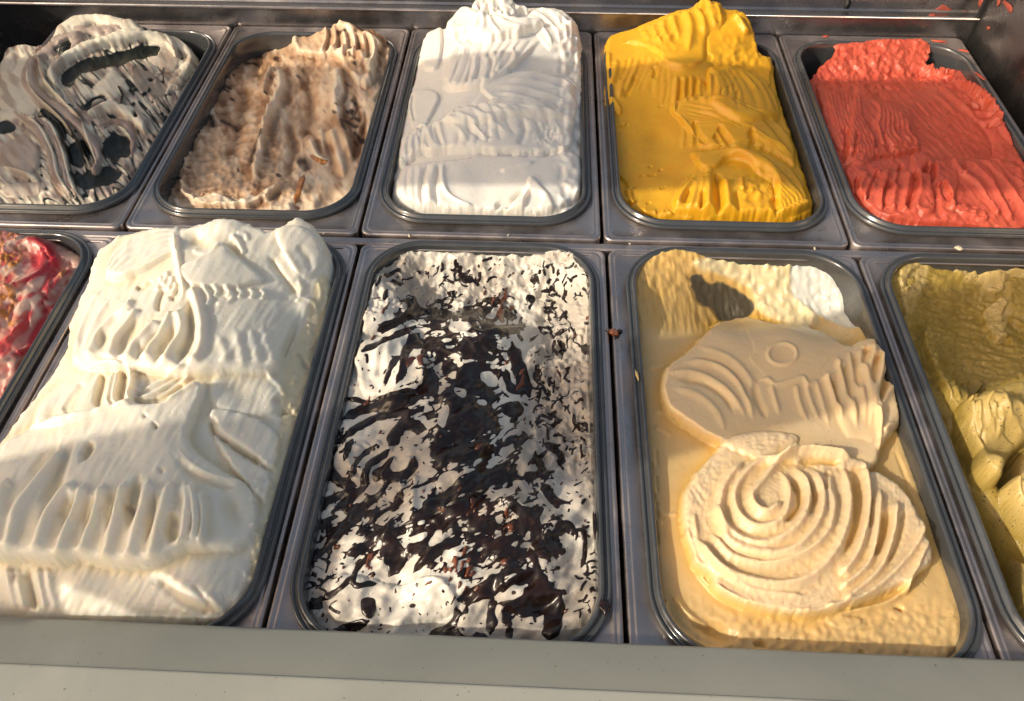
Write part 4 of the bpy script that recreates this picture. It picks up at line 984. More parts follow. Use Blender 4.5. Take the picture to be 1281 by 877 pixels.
# top crest of finger-like flutes
R.plate(A((140,260),(200,220),(300,160),(420,90),(540,60),(570,10),(640,-10),(720,20),(735,110),(725,170),(660,200),(630,260),(620,370),(500,400),(400,380),(340,320),(250,270)), 4.0, 6, wob=.5, keep=.5)
for c, w, a in ((A((430,95),(445,160),(470,250)), 5, 3.6), (A((500,65),(530,120),(540,200),(520,330)), 6, 4.5), (A((570,60),(610,120),(620,220)), 5, 4), (A((640,60),(670,120),(690,180)), 4, 3.4), (A((590,15),(650,30),(710,130)), 5, 3.8), (A((690,20),(712,80),(722,150)), 3, 3), (A((370,120),(385,190),(400,280)), 5, 3), (A((310,150),(330,200),(360,270)), 4, 2.4), (A((250,180),(280,220),(310,250)), 4, 2)):
    R.ridge(c, w, a, (.05, .3))
R.H += .9 * np.exp(-(((R.X - 828) / 26) ** 2 + ((R.Y - 48) / 16) ** 2)) * fnoise(sh, 2.2, seed=63)
R.ridge(A((780,90),(830,130),(880,220)), 5, 4, (.1, .1)); R.plate(A((790,85),(850,95),(890,170),(885,220),(850,200),(810,140)), 3, 3, wob=.5)
R.ridge(A((330,330),(400,380),(500,405),(620,380),(690,380)), 4, 2.5)
sweep(R, A((230,300),(330,340),(440,410)), A((120,620),(260,540),(420,660)), 0, ridges=7, amp=1.0, wav=.03)
# left flutes
for c in (A((200,330),(150,440),(110,600)), A((240,340),(200,440),(150,560)), A((100,340),(90,440),(60,520)), A((50,300),(50,360),(60,420))): R.ridge(c, 4, 2.6, (.2, .2))
for c in (A((175,340),(150,430),(120,480)), A((215,440),(180,520),(150,590)), A((320,390),(330,430),(320,470))): R.ridge(c, 2.4, -2.6)
R.plate(A((60,580),(90,580),(130,640),(120,690),(70,650)), 3, 3)
# second tier: right dome and flutes
sweep(R, A((640,400),(720,390),(820,390)), A((640,640),(840,740),(1065,700)), 6.5, bow=-9, e=.10, te=.10, rise=.5)
R.plate(A((640,420),(700,395),(820,390),(920,430),(1010,510),(1055,590),(1070,700),(1000,720),(900,650),(760,610),(650,620)), 3.5, 5, wob=.3)
for c in (A((460,440),(450,540),(440,680)), A((510,440),(500,540),(510,620)), A((545,440),(545,540),(550,620)), A((600,460),(590,540),(625,630)), A((660,440),(650,520),(640,600))): R.ridge(c, 3.4, 2.4, (.15, .15))
for c in (A((480,450),(475,560),(450,680)), A((530,450),(522,540),(530,610)), A((575,450),(565,540),(580,610)), A((630,480),(645,560),(650,600))): R.ridge(c, 2.0, -2.6)
for c in (A((640,410),(700,440),(800,420)), A((700,400),(860,440),(1000,530),(1060,640)), A((740,420),(860,470),(940,560))): R.ridge(c, 3, 1.4)
for x, y in (A((720,560))[0], A((760,545))[0], A((810,570))[0], A((790,530))[0]): R.ridge([(x, y - 4), (x + 2, y + 5)], 1.6, -1.8)
# third tier: long flutes to the right
sweep(R, A((640,410),(700,396),(820,390)), A((700,600),(900,700),(1062,640)), 0, bow=-8, ridges=6, amp=.9, wav=.01)
R.plate(B((430,60),(440,0),(560,-50),(760,-30),(920,30),(1060,110),(1145,220),(1160,330),(1150,380),(1040,300),(900,250),(760,260),(600,260),(560,190)), 4.5, 6, wob=.3, keep=.8)
sweep(R, B((470,-20),(500,60),(560,140)), B((1150,300),(1080,330),(930,250)), 0, bow=-9, ridges=6, amp=1.5, wav=.01)
for k in range(6):
    f = k / 5.; R.ridge(B((520 + 40 * f, -20 + 70 * f), (760 - 10 * f, -5 + 95 * f), (960 - 60 * f, 110 + 70 * f), (1150 - 120 * f, 330 - 60 * f)), 3.0, 2.2, (.2, .1))
for c in (B((560,110),(580,190),(650,260)), B((700,150),(740,210),(790,260)), B((680,190),(720,250)), B((890,170),(900,220),(930,250))): R.ridge(c, 3.0, -3.6, (.1, .3))
R.plate(B((700,120),(800,130),(880,170),(890,250),(800,255),(740,190)), 1.8, 3, wob=.8)
# fourth tier
R.plate(B((540,290),(640,270),(780,255),(920,260),(1050,320),(1150,390),(1220,500),(1245,610),(1180,650),(1050,660),(1030,500),(940,420),(860,350),(760,330),(680,400),(600,400)), 5.0, 6, wob=.3, keep=.8)
sweep(R, B((640,280),(700,300),(760,350)), B((1235,600),(1160,640),(1050,640)), 0, bow=-9, ridges=6, amp=1.5, wav=.01)
for k in range(6):
    f = k / 5.; R.ridge(B((700 + 20 * f, 265 + 40 * f), (900 - 10 * f, 290 + 55 * f), (1060 - 20 * f, 400 + 55 * f), (1225 - 150 * f, 600 + 20 * f)), 3.0, 2.0, (.2, .15))
# front comb
lobe(R, [B((600,280),(560,400),(470,520),(430,650)), B((650,290),(610,420),(570,540),(545,660)), B((690,300),(660,430),(640,540),(640,670)), B((760,330),(740,440),(740,560),(760,680)), B((880,340),(900,480),(920,560),(930,675)), B((960,420),(1020,480),(1040,560),(1045,670))],
     6.5, e=.10, te=.03, rise=.8)
for c, w, a in ((B((560,440),(490,530),(450,620)), 5, 4), (B((590,430),(560,540),(530,640)), 4.5, 3.6), (B((610,430),(600,540),(570,640)), 4, 3), (B((640,400),(645,520),(640,660)), 6.5, 5), (B((740,440),(760,560),(770,670)), 7, 4.4), (B((840,430),(850,520)), 3, 2.5)): R.ridge(c, w, a, (.1, .1))
for c, w, a in ((B((690,410),(705,520),(710,660)), 5, -6.5), (B((610,520),(600,640)), 2.4, -4), (B((535,520),(500,600)), 2.0, -2.5), (B((810,520),(830,640)), 3, -3), (B((1030,560),(1050,650)), 4, -4)): R.ridge(c, w, a, (.2, .1))
R.H += np.exp(-(((R.X - 945) / 22) ** 2 + ((R.Y - 240) / 22) ** 2)) * .9 * fnoise(sh, 2.4, seed=66)
R.plate(B((1080,640),(1150,600),(1220,570),(1245,600),(1200,640),(1100,665)), 3, 3, wob=.5)
for c in (B((250,635),(290,650),(340,655)), B((360,650),(400,665),(430,640))): R.ridge(c, 5, 3.5, (.1, .1))
R.ridge(B((170,500),(180,560),(210,600)), 4, 3.5); R.ridge(B((90,430),(130,540),(170,590)), 3, 2); R.ridge(B((100,420),(150,470),(160,510)), 2.6, -3)
R.ridge(B((470,80),(520,140),(550,190),(545,270)), 3, 2.2); R.ridge(B((500,90),(500,190),(490,270)), 2.5, 1.2)
R.ridge(B((60,150),(110,150),(150,120),(170,110)), 3, 2.2); R.ridge(B((100,130),(140,132),(170,118)), 2, -3)
for x, y, l in ((375, 500, 8), (310, 425, 10), (250, 430, 6), (360, 395, 5), (290, 590, 6), (360, 15, 6), (300, 375, 5), (210, 495, 5)):
    p = B((x, y))[0]; R.ridge([(p[0] - l * .6, p[1] + 1), (p[0], p[1]), (p[0] + l * .6, p[1] - 1.5)], 1.3, -1.7, (.3, .3))
g_B4, _ = gelato('B4', 'bright mango-yellow gelato with fluted folds and a finger-ridged crest', M_MANGO,
    [(765,60,8),(790,50,14),(830,30,30),(870,18,40),(900,10,44),(925,35,36),(945,60,20),(960,100,8),(780,90,8),(850,85,26),(900,90,16),(770,130,3),(820,120,8),(900,120,20),(970,140,6),(770,170,-2),(820,170,-4),(900,165,14),(985,190,2),(778,220,-5),(830,215,-5),(880,210,6),(960,215,8),(1002,240,-2),(800,250,-6),(840,262,-3),(890,266,0),(950,268,0),(1008,262,-3),(790,262,-5)],
    R, outline=[(757,58,6),(765,46,8),(790,38,14),(830,22,28),(865,10,38),(880,2,44),(900,2,44),(906,15,38),(925,22,32),(940,45,22),(950,70,12),(964,75,9),(970,100,6),(981,140,3),(996,180,1),(1013,230,-1),(1018,255,-3),(1005,268,-5),(975,275,-5),(850,273,-5),(810,268,-5),(785,258,-5),(770,240,-5),(762,200,-3),(758,150,0),(757,100,2)],
    amp=1.3, res=.85, edge=(6, 5), rag=.6, rough=.08, seed=120)
# ---------------------------------------------------------------- strawberry sorbet, back row right
A = lambda *p: scale_pts(4.559, 1000, 40, p)
B = lambda *p: scale_pts(5.104, 1030, 150, p)
R = Relief(985, 10, 1400, 320); sh = R.X.shape
R.H += .5 * fnoise(sh, 8, seed=71) + .22 * fnoise(sh, 2, seed=72)
R.H += smooth(115 - R.Y, -8, 12) * (.9 * fnoise(sh, 2.8, seed=73) + .5 * fnoise(sh, 1.5, seed=74))
# left bank of thin flutes
sweep(R, A((330,280),(390,330),(470,390),(560,400),(640,440)), B((120,290),(250,300),(330,250),(480,230),(620,200)), 5.5, bow=0, e=.12, te=.06, rise=.6)
R.plate(A((100,290),(200,330),(300,290),(330,275),(380,310),(430,360),(470,385),(560,410),(630,450),(645,520),(640,590),(700,640),(300,700),(180,640),(120,440)), 3.5, 6, wob=.6, keep=.8)
for k in range(9):
    f = k / 8.; R.ridge([(1032 + 42 * f, 112 - 8 * f + 14 * f * f), (1040 + 36 * f, 145), (1048 + 42 * f, 175), (1062 + 36 * f, 203)], 2.2, 1.7, (.2, .15))
for k in range(7):
    f = k / 6.; R.ridge([(1085 + 28 * f, 122 + 6 * f), (1100 + 30 * f, 140 + 4 * f), (1098 + 38 * f, 168), (1100 + 45 * f, 196 - 4 * f)][:3] + [(1112 + 34 * f, 193 - 10 * f)], 2.3, 1.8, (.2, .2))
for c in (B((290,10),(330,130),(330,220)), B((130,60),(140,160),(130,290)), B((370,60),(400,190),(480,235)), B((440,30),(500,130),(580,200)), B((210,80),(200,180),(180,260))): R.ridge(c, 1.8, -2.4)
# centre path
R.plate(A((450,330),(560,250),(640,260),(740,290),(850,330),(960,420),(1010,500)) + B((1040,100),(1075,200),(1050,240),(860,250),(720,230),(600,170),(560,60)), 1.2, 6, wob=.4, keep=.25)
R.ridge(A((655,400),(740,490)), 1.4, -2); R.H += .25 * fnoise(sh, 5, 1.2, 45, seed=76)
R.ridge(A((470,310),(520,335),(570,330)), 1.8, -2)
R.blob(*A((670,250))[0], 8, 10, -3.0)
# right flutes
sweep(R, A((720,200),(800,330),(900,420)) + B((1050,90),(1075,230)), A((1000,300),(1120,400),(1180,520)) + B((1240,180),(1300,330)), 5.0, bow=3, e=.2, te=.08, rise=.5)
for k in range(7):
    f = k / 6.; R.ridge([(1160 + 62 * f, 84 + 50 * f + 20 * f * f), (1200 + 60 * f, 108 + 50 * f), (1232 + 60 * f, 140 + 50 * f), (1262 + 55 * f, 180 + 48 * f)], 2.8, 2.4, (.15, .1))
    R.ridge([(1163 + 62 * f, 90 + 50 * f + 20 * f * f), (1203 + 60 * f, 114 + 50 * f), (1236 + 60 * f, 148 + 50 * f)], 1.7, -2.2)
for i in range(22):
    f = i / 21.; x = 1158 + 80 * f; y = 78 + 34 * f + 30 * f * f; R.ridge([(x, y + 4), (x + (i % 3) - 1, y - 3)], 1.6, 2.6, (0, 0))
# front fans
R.plate(B((130,320),(300,260),(480,240),(600,210),(680,215),(700,250),(860,250),(1060,240),(1180,290),(1290,370),(1300,700),(900,700),(420,650),(220,520)), 5.0, 6, wob=.5, keep=.7)
for c in (B((350,310),(300,420),(240,530)), B((420,300),(380,420),(360,590)), B((490,310),(460,420),(430,600)), B((540,320),(530,430),(500,620)), B((280,330),(240,420),(210,480)), B((600,370),(590,480),(560,630))): R.ridge(c, 4.5, 3.0, (.15, .1))
for c in (B((345,340),(300,430),(265,540)), B((420,400),(385,480),(380,590)), B((490,300),(470,400),(455,440)), B((575,340),(580,440),(520,590)), B((700,280),(690,400),(720,520)), B((210,380),(200,480))): R.ridge(c, 2.4, -3.6, (.15, .2))
R.plate(B((590,370),(640,345),(690,370),(705,470),(700,600),(620,640),(580,580),(600,480)), 4.0, 5, wob=.4)
R.plate(B((560,230),(640,210),(690,250),(670,310),(600,360),(560,320)), 3, 5); R.blob(*B((648,325))[0], 3.4, 3.4, -6)
lobe(R, [B((720,250),(700,400),(720,520),(740,640)), B((780,250),(760,400),(790,520),(820,620)), B((830,270),(850,350),(855,420),(820,470))], 2.5, e=.1, te=.1, rise=.4)
R.ridge(B((760,400),(790,470),(820,530),(850,560)), 3, 2.6); R.ridge(B((735,420),(770,490),(800,540)), 3, -4.5)
for c in (B((850,360),(940,400),(1040,500),(1110,640)), B((900,270),(1050,400),(1140,560),(1200,670)), B((980,260),(1120,370),(1240,540),(1290,640)), B((1060,250),(1200,370),(1290,470)), B((1120,260),(1240,340),(1300,400)), B((820,250),(860,330),(900,380))): R.ridge(c, 3.4, 3.2, (.15, .1))
for c in (B((870,290),(980,400),(1090,560)), B((960,290),(1080,400),(1190,580)), B((1040,280),(1160,390),(1270,540)), B((1110,280),(1230,390))): R.ridge(c, 2.6, -2.4)
R.plate(B((770,560),(860,530),(960,560),(1040,650),(1000,670),(900,640),(830,600)), 3.4, 3, wob=.7); R.H += (R.poly(B((770,560),(860,530),(960,560),(1040,650),(900,640))) > 0) * .8 * fnoise(sh, 3, 1.2, 35, seed=75)
for i in range(14): R.blob(1085 + i * 12, 272 + 4 * math.sin(i), 7, 5, 2.2, 10 * i)
R.plate(A((560,110),(640,80),(700,70),(735,100),(740,180),(700,200),(690,280),(640,250),(620,200),(590,150)), -1.5, 3, wob=.5)
# torn back crest: bare patches of pan behind it
R.m['bare'] = np.maximum(R.poly(A((-40,100),(0,-60),(180,-60),(198,0),(190,60),(196,105),(150,160),(80,235),(-40,300)), wob=1.6, seed=3), R.poly(A((735,30),(745,100),(730,180),(800,190),(930,215),(1020,300),(1080,340),(1200,300),(1100,-30),(700,-40)), wob=1.4, seed=4))
R.m['bare'] = np.maximum(R.m['bare'], R.poly(A((270,-60),(290,25),(330,45),(385,25),(395,-60)), wob=1, seed=5))
g_B5, _ = gelato('B5', 'red strawberry sorbet with combed banks either side of a smooth path', M_RED,
    [(1008,75,-6),(1030,60,2),(1060,48,10),(1110,44,16),(1150,46,15),(1190,60,6),(1240,110,-6),(1022,110,-12),(1060,95,-12),(1110,85,-8),(1150,85,-10),(1180,95,-10),(1040,140,-4),(1085,140,0),(1130,130,-8),(1190,130,-4),(1060,190,-4),(1130,180,-7),(1200,180,-7),(1260,170,-4),(1075,230,-4),(1140,215,0),(1220,220,0),(1300,220,-4),(1090,262,-5),(1150,272,-4),(1230,280,-4),(1320,285,-5)],
    R, amp=1.5, res=.85, edge=(6, 3), rag=.7, rough=.16, seed=150)
# smears of sorbet left on the pan's rim
# ---------------------------------------------------------------- pistachio, front row right
A = lambda *p: scale_pts(3.508, 1110, 310, p)
B = lambda *p: scale_pts(3.374, 1150, 540, p)
R = Relief(1080, 290, 1420, 850); sh = R.X.shape
R.H += .9 * fnoise(sh, 8, seed=81)
scr = smooth(495 - R.Y, -10, 20)
R.H += scr * (.7 * fnoise(sh, 5.5, 1.4, 15, seed=82) + .4 * fnoise(sh, 1.5, seed=83))
R.plate(A((280,60),(400,50),(530,50),(700,60),(700,150),(540,130),(510,190),(450,210),(400,160),(340,150),(290,100)), 5, 4, wob=1.6, seed=2)
R.plate(A((415,290),(470,240),(515,230),(510,320),(520,390),(470,420),(430,370)), 6, 4, wob=1.2, seed=3)
R.plate(A((75,180),(130,140),(160,190),(120,240),(85,220)), 4, 3, wob=.8)
R.plate(A((50,110),(120,60),(180,45),(150,80),(90,130),(100,300),(80,290)), 3, 3, wob=1)
R.plate(A((540,130),(700,140),(720,340),(560,340),(520,260)), 4, 7, wob=.5); R.ridge(A((540,200),(570,250),(640,250)), 3, -2); R.ridge(A((530,320),(580,345),(650,330)), 3, 2)
# curled blade of gelato
R.plate(A((150,375),(190,350),(205,400),(240,470),(290,530),(350,570),(410,575),(415,610),(370,680),(290,725),(240,650),(200,590),(160,470)), 9, 4, wob=.4, seed=4)
for c in (A((215,440),(260,520),(330,565),(410,580)), A((180,420),(230,560),(280,690)), A((260,540),(290,620),(310,690)), A((330,590),(340,640),(345,680))): R.ridge(c, 3, 2.0)
# large lumps
L1 = A((290,740),(340,680),(420,630),(540,590),(700,580),(760,700)) + B((442,60),(385,110),(340,200),(300,245),(235,240),(190,160),(150,60))
d1 = R.plate(L1, 26, 14, wob=.5, seed=5)
for c in (A((330,710),(320,800),(340,870)), A((380,680),(370,780),(390,880)), A((440,650),(410,730),(440,860)), A((470,640),(500,740),(560,880)), A((560,620),(540,700),(600,830)), A((430,700),(470,770),(450,880))): R.ridge(c, 3, 2.6)
for c in (A((450,690),(460,760),(470,800)), A((480,790),(520,860),(540,900)), B((330,20),(370,80)), B((240,20),(230,100))): R.ridge(c, 2.6, -3.5)
L2 = B((390,130),(442,90),(520,120),(600,300),(560,500),(442,460),(400,430),(350,350),(335,270),(350,190))
R.plate(L2, 22, 13, wob=.5, seed=6)
L3 = B((360,560),(400,545),(450,570),(560,640),(560,800),(442,800),(400,700))
R.plate(L3, 12, 8, wob=.5, seed=7)
for c in (B((400,150),(380,260),(400,380)), B((440,130),(420,280),(430,420)), B((380,570),(420,640),(440,740)), B((410,560),(450,600))): R.ridge(c, 3.5, 2.4)
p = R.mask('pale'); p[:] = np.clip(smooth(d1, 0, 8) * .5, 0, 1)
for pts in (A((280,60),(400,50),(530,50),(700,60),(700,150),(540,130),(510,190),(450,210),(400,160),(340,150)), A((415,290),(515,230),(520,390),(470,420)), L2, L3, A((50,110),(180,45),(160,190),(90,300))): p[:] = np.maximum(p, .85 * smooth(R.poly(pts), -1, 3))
g_F5, _ = gelato('F5', 'olive-green speckled pistachio gelato, deeply scooped at the back with lumps in front', M_PIST,
    [(1118,350,-1),(1140,330,1),(1200,322,1),(1290,330,1),(1370,345,0),(1165,380,-28),(1220,370,-30),(1290,380,-30),(1128,420,-6),(1190,430,-36),(1270,430,-34),(1140,470,-14),(1200,500,-26),(1300,500,-10),(1196,518,-48),(1178,560,-30),(1240,530,-4),(1340,540,0),(1180,600,-22),(1240,600,-4),(1228,622,-55),(1210,670,-42),(1290,650,-6),(1238,715,-52),(1320,720,-4),(1290,800,-14),(1400,760,-4),(1270,760,-14),(1500,820,-5),(1440,600,-5)],
    R, amp=1.2, res=.85, edge=(6, 3), rag=.8, rough=.25, keys=('pale',), seed=180)

# ---------------------------------------------------------------- cookie swirl, back row left
A = lambda *p: scale_pts(2.669, 0, 0, p)
R = Relief(-140, -10, 300, 290); sh = R.X.shape
R.H += .9 * fnoise(sh, 7, 4, 55, seed=91) + .35 * fnoise(sh, 2.5, seed=92)
m1 = fnoise(sh, 17, 3.0, 55, seed=93); m2 = fnoise(sh, 22, 5, 35, seed=94)
R.H += .5 * fnoise(sh, 6, 1.6, 55, seed=95)
marb = np.sin(3.2 * m1 + 2.4 * m2 + R.X * .05 + R.Y * .04)
R.mask('brownish')[:] = np.clip(fnoise(sh, 9, 2.2, 50, seed=96) * .6 - .25, 0, .5)
left = smooth(110 - R.X - (R.Y - 150) * .35, -10, 25)
R.mask('mauve')[:] = np.clip((marb - .35) * 1.6, 0, .8)
R.mask('pale')[:] = np.clip((-marb - .2) * 1.4, 0, 1)
R.mask('dark')[:] = np.clip((np.sin(4.1 * m1 - 2.2 * m2 + 1.0) - .62) * 6, 0, 1) * smooth(R.X + .4 * R.Y, 90, 150)
def band(pts, w, lift, pale=0., mauve=0., dark=0., w2=None):
    c = even(pts, 40); k = R.win(c, 3 * w); d, t = seg_dist(R.X[k], R.Y[k], c, False)
    ww = w * (.4 + .6 * smooth(t, 0, .15) * smooth(1 - t, 0, .15)) if w2 is None else w + (w2 - w) * t
    ww = ww * (1 + .12 * np.sin(t * 23))
    q = np.clip(1 - (d / ww) ** 2, 0, 1) ** .5
    on = smooth(ww - d, -.6, .9)
    R.H[k] = R.H[k] * (1 - on * .6) + lift * q
    for n, v in (('pale', pale), ('mauve', mauve), ('dark', dark)):
        mk = R.mask(n); mk[k] = mk[k] * (1 - on) + v * on
def pool(x, y, rx, ry, ang, lift, **kw):
    c, n = math.cos(rad(ang)), math.sin(rad(ang)); X, Y = R.X - x, R.Y - y
    q = np.sqrt(((X * c + Y * n) / rx) ** 2 + ((-X * n + Y * c) / ry) ** 2) + .10 * fnoise(sh, 4, seed=int(x))
    on = smooth(1 - q, -.06, .08); R.H[:] = R.H * (1 - .7 * on) + lift * np.sqrt(np.clip(1 - q * q, 0, 1)) * np.sign(lift) * np.sign(lift)
    for nme in ('pale', 'mauve', 'dark'): mk = R.mask(nme); mk[:] = mk * (1 - on) + kw.get(nme, 0) * on
pool(27, 112, 30, 44, 20, 3, pale=.55); pool(8, 80, 14, 16, 0, 3, pale=.5, mauve=.2)
pool(60, 150, 17, 12, 40, -3, dark=.95); pool(72, 165, 10, 16, -30, -3, dark=.95); pool(97, 192, 15, 17, 10, -3, dark=.95); pool(125, 222, 30, 13, -15, -2, dark=.9); pool(6, 160, 12, 8, 0, -2, dark=.9)
pool(140, 108, 22, 17, -10, 4, pale=.85); pool(186, 105, 24, 14, 40, 1, pale=.2, mauve=.4, dark=.35); pool(120, 128, 15, 7, -30, -2.5, dark=.9); pool(205, 72, 20, 16, 30, 2, pale=.4, mauve=.3)
band(A((690,60),(560,40),(420,75)), 7, 3, pale=.3, mauve=.3); band(A((180,130),(240,80),(330,55),(420,85),(470,100)), 10, 6, pale=.75); band(A((200,150),(260,110),(340,100),(420,105)), 6, 4, mauve=.7)
band(A((560,120),(640,180),(620,240),(560,310)), 8, 3, pale=.7)
band(A((215,275),(270,225),(380,200),(470,175),(520,180)), 8.5, -2.5, dark=.98); pool(86, 96, 10, 13, 30, -2.5, dark=.97); pool(188, 64, 12, 7, -10, -2, dark=.97)
band(A((190,290),(175,240),(240,180),(360,135),(480,118),(560,140),(590,185)), 8.5, 8, pale=1.0)
band(A((250,130),(170,165),(110,210),(100,270),(140,330),(220,380),(280,440),(330,520),(320,570)), 11, 7.5, mauve=.75, pale=.1, w2=6); pool(80, 61, 11, 6, -25, 5, dark=.85)
band(A((135,205),(150,270),(200,330),(270,400)), 2.4, 9, pale=.9); band(A((95,230),(105,300),(170,370),(250,450),(300,560)), 1.8, 6, pale=.9); band(A((120,320),(210,400),(275,500),(285,560)), 1.6, 6, dark=.8)
band(A((275,410),(300,480),(330,560)), 1.6, 6, pale=.9)
pool(148, 183, 20, 19, 0, -3.5, dark=1.0); band(A((330,425),(380,405),(430,425),(445,480),(440,520)), 4, 3, mauve=.9); band(A((340,460),(370,430),(410,430),(440,470)), 2, 4.5, pale=1.0)
band(A((305,385),(350,358),(410,368),(460,395),(485,440)), 9, 8, pale=1.0)
band(A((395,290),(410,320),(400,355)), 1.8, 4, dark=.9)
for k, (pm, wd) in enumerate((((0, .8, 0), 6), ((.9, 0, 0), 3), ((0, .3, .6), 2), ((0, .8, 0), 5), ((1, 0, 0), 3), ((0, .2, .8), 2))):
    o = k * 4.4; band([(20 + o, 146 + 2 * k - 4), (44 + o * 1.05, 158 - k), (62 + o, 190), (70 + o, 222), (88 + o * .6, 246)], wd * .8, 5, pale=pm[0], mauve=pm[1], dark=pm[2])
pool(25, 195, 26, 26, 0, 3, mauve=.55, pale=.2); band(A((10,560),(60,570),(120,600),(130,640)), 3, 3, pale=.8); pool(30, 238, 26, 10, 0, 1, mauve=.5, pale=.3)
for i in range(16):
    r = random.Random(i + 40); x, y = r.uniform(165, 225), r.uniform(85, 150); pool(x, y, r.uniform(2, 5), r.uniform(1.5, 3.5), r.uniform(0, 180), 1.5, dark=.9 if i % 2 else 0, mauve=.5 if i % 3 else 0)
R.m['sauce'] = (blur(R.m['dark'], .6) - .55) * 5
M_BSAUCE = gloss('black_cookie_sauce', (0.008, 0.010, 0.007), 0.34, 0.0, var=(0.020, 0.022, 0.013))
g_B1, _ = gelato('B1', 'marbled cream and black cookie gelato with thick folded ribbons', M_COOKIE,
    [(60,250,-5),(130,240,-10),(185,165,-12),(225,95,-12),(252,50,-8),(150,32,22),(110,32,22),(185,36,14),(75,55,18),(30,90,12),(20,130,10),(30,200,2),(100,150,8),(160,110,2),(100,200,-2),(-60,150,0),(-80,240,-5),(0,240,-4),(130,70,12),(205,60,0)],
    R, outline=[(58,60,12),(72,40,16),(92,27,20),(120,22,24),(145,24,24),(175,32,16),(200,40,8),(228,52,-4),(243,66,-10),(238,90,-13),(205,160,-14),(165,225,-14),(140,246,-12),(110,256,-10),(-60,258,-6),(-110,240,-6),(-60,150,0),(-20,110,8),(2,80,10),(10,64,11),(30,60,11)],
    amp=1.25, res=.85, edge=(6, 4), rag=.5, rough=.12, keys=('pale', 'mauve', 'dark', 'brownish'), seed=200, sheets=(('cookie_sauce', 'sauce', .5, 1.6, M_BSAUCE, 'glossy black-green cookie sauce'),))

# ---------------------------------------------------------------- tan gelato with chocolate streaks
R = Relief(170, -10, 510, 290); sh = R.X.shape
R.H += .7 * fnoise(sh, 6, seed=101)
fl = smooth(350 - R.X, -10, 20) * smooth(R.Y, 60, 110)
R.H += .35 * fl * fnoise(sh, 6, 1.2, -12, seed=102) + .35 * fnoise(sh, 2, seed=103) * (1 - smooth(R.X, 370, 420) * smooth(R.Y, 120, 160))
for c, w, a in ((A((920,215),(940,290),(900,380),(870,480),(840,640)), 7, 7), (A((910,220),(890,260),(880,330)), 4, 4), (A((1115,205),(1130,270),(1120,340),(1150,450),(1180,540)), 7, 6), (A((1000,90),(980,150),(1000,190)), 6, 3), (A((1050,70),(1150,90),(1250,140),(1260,200)), 6, 3.5), (A((700,230),(680,330),(640,440),(600,600)), 5, 3.5),
                 (A((1180,170),(1230,220),(1240,290)), 5, 3), (A((1090,180),(1180,180),(1220,210)), 5, 3), (A((960,400),(980,500),(960,600)), 6, -4), (A((820,280),(800,420),(760,560)), 10, -4.5), (A((1030,250),(1040,350),(1010,480)), 9, -4), (A((1030,460),(1060,520),(1090,545)), 4, 3), (A((1070,420),(1080,500),(1100,560)), 4, 2.6),
                 (A((1100,420),(1130,520),(1150,600)), 6, 3.4), (A((1190,330),(1210,420),(1180,560)), 5, -2.6), (A((600,640),(640,660),(660,680)), 4, 3)): R.ridge(c, w, a, (.12, .2))
R.plate(A((655,660),(720,645),(800,665),(900,625),(960,600),(900,660),(820,690),(680,692)), 4, 4, wob=.4)
R.plate(A((985,90),(1040,60),(1180,75),(1270,130),(1265,200),(1230,300),(1170,260),(1120,200),(1010,190),(975,140)), 4.5, 7, wob=.6, seed=3)
for i in range(30):
    r = random.Random(i); f = r.random(); x = 345 - 30 * f + r.uniform(-6, 6); y = 85 + 150 * f; R.blob(x, y, 3, 2, r.uniform(1, 2.6), r.uniform(0, 90))
for i in range(24):
    r = random.Random(i + 99); f = r.random(); x = 262 - 34 * f + r.uniform(-4, 4); y = 90 + 150 * f; R.blob(x, y, 3, 2, r.uniform(1, 3), r.uniform(0, 90))
bn = 1.0 * fnoise(sh, 8, 4, 60, seed=104) + .7 * fnoise(sh, 3.5, 1.8, 60, seed=105)
bc = np.full(sh, -1.7)
for x, y, rx, ry, a in ((310, 70, 30, 22, 2.4), (290, 105, 22, 20, 1.8), (268, 135, 20, 26, 2.2), (345, 75, 20, 10, 1.2), (435, 150, 16, 26, 2.0), (450, 175, 14, 26, 2.0), (452, 80, 16, 30, 1.6), (400, 95, 30, 14, 1.0), (330, 110, 12, 30, .8), (440, 40, 26, 8, 1.6), (300, 190, 60, 40, -.2), (375, 190, 20, 20, .6), (215, 225, 8, 16, 1.5)):
    bc += a * np.exp(-(((R.X - x) / rx) ** 2 + ((R.Y - y) / ry) ** 2))
R.mask('brown')[:] = np.clip((bn + bc + .7) * .5, 0, .85)
R.mask('dark')[:] = np.clip((1.2 * fnoise(sh, 3.4, 1.5, 30, seed=106) + bc - 1.2) * 1.4, 0, .95)
R.mask('pale')[:] = np.clip(np.maximum(smooth(R.X + .3 * R.Y, 420, 450) * .7, smooth(R.Y, 240, 252) * .9) + .4 * fnoise(sh, 7, 3, 70, seed=107), 0, 1) * (1 - R.m['brown'])
for p, w, k in ((A((985,545),(1015,540),(1030,575)), 6, 'dark'), (A((1110,380),(1150,450),(1200,460)), 6, 'brown'), (A((1140,400),(1150,440)), 4, 'dark'), (A((1170,330),(1190,350)), 3, 'dark'), (A((880,440),(850,500),(830,560)), 3, 'dark'), (A((730,400),(800,430)), 3, 'dark'), (A((700,380),(715,430)), 4, 'dark'), (A((1060,470),(1090,540)), 3, 'brown')):
    R.ridge(p, w, 1.0, key=k)
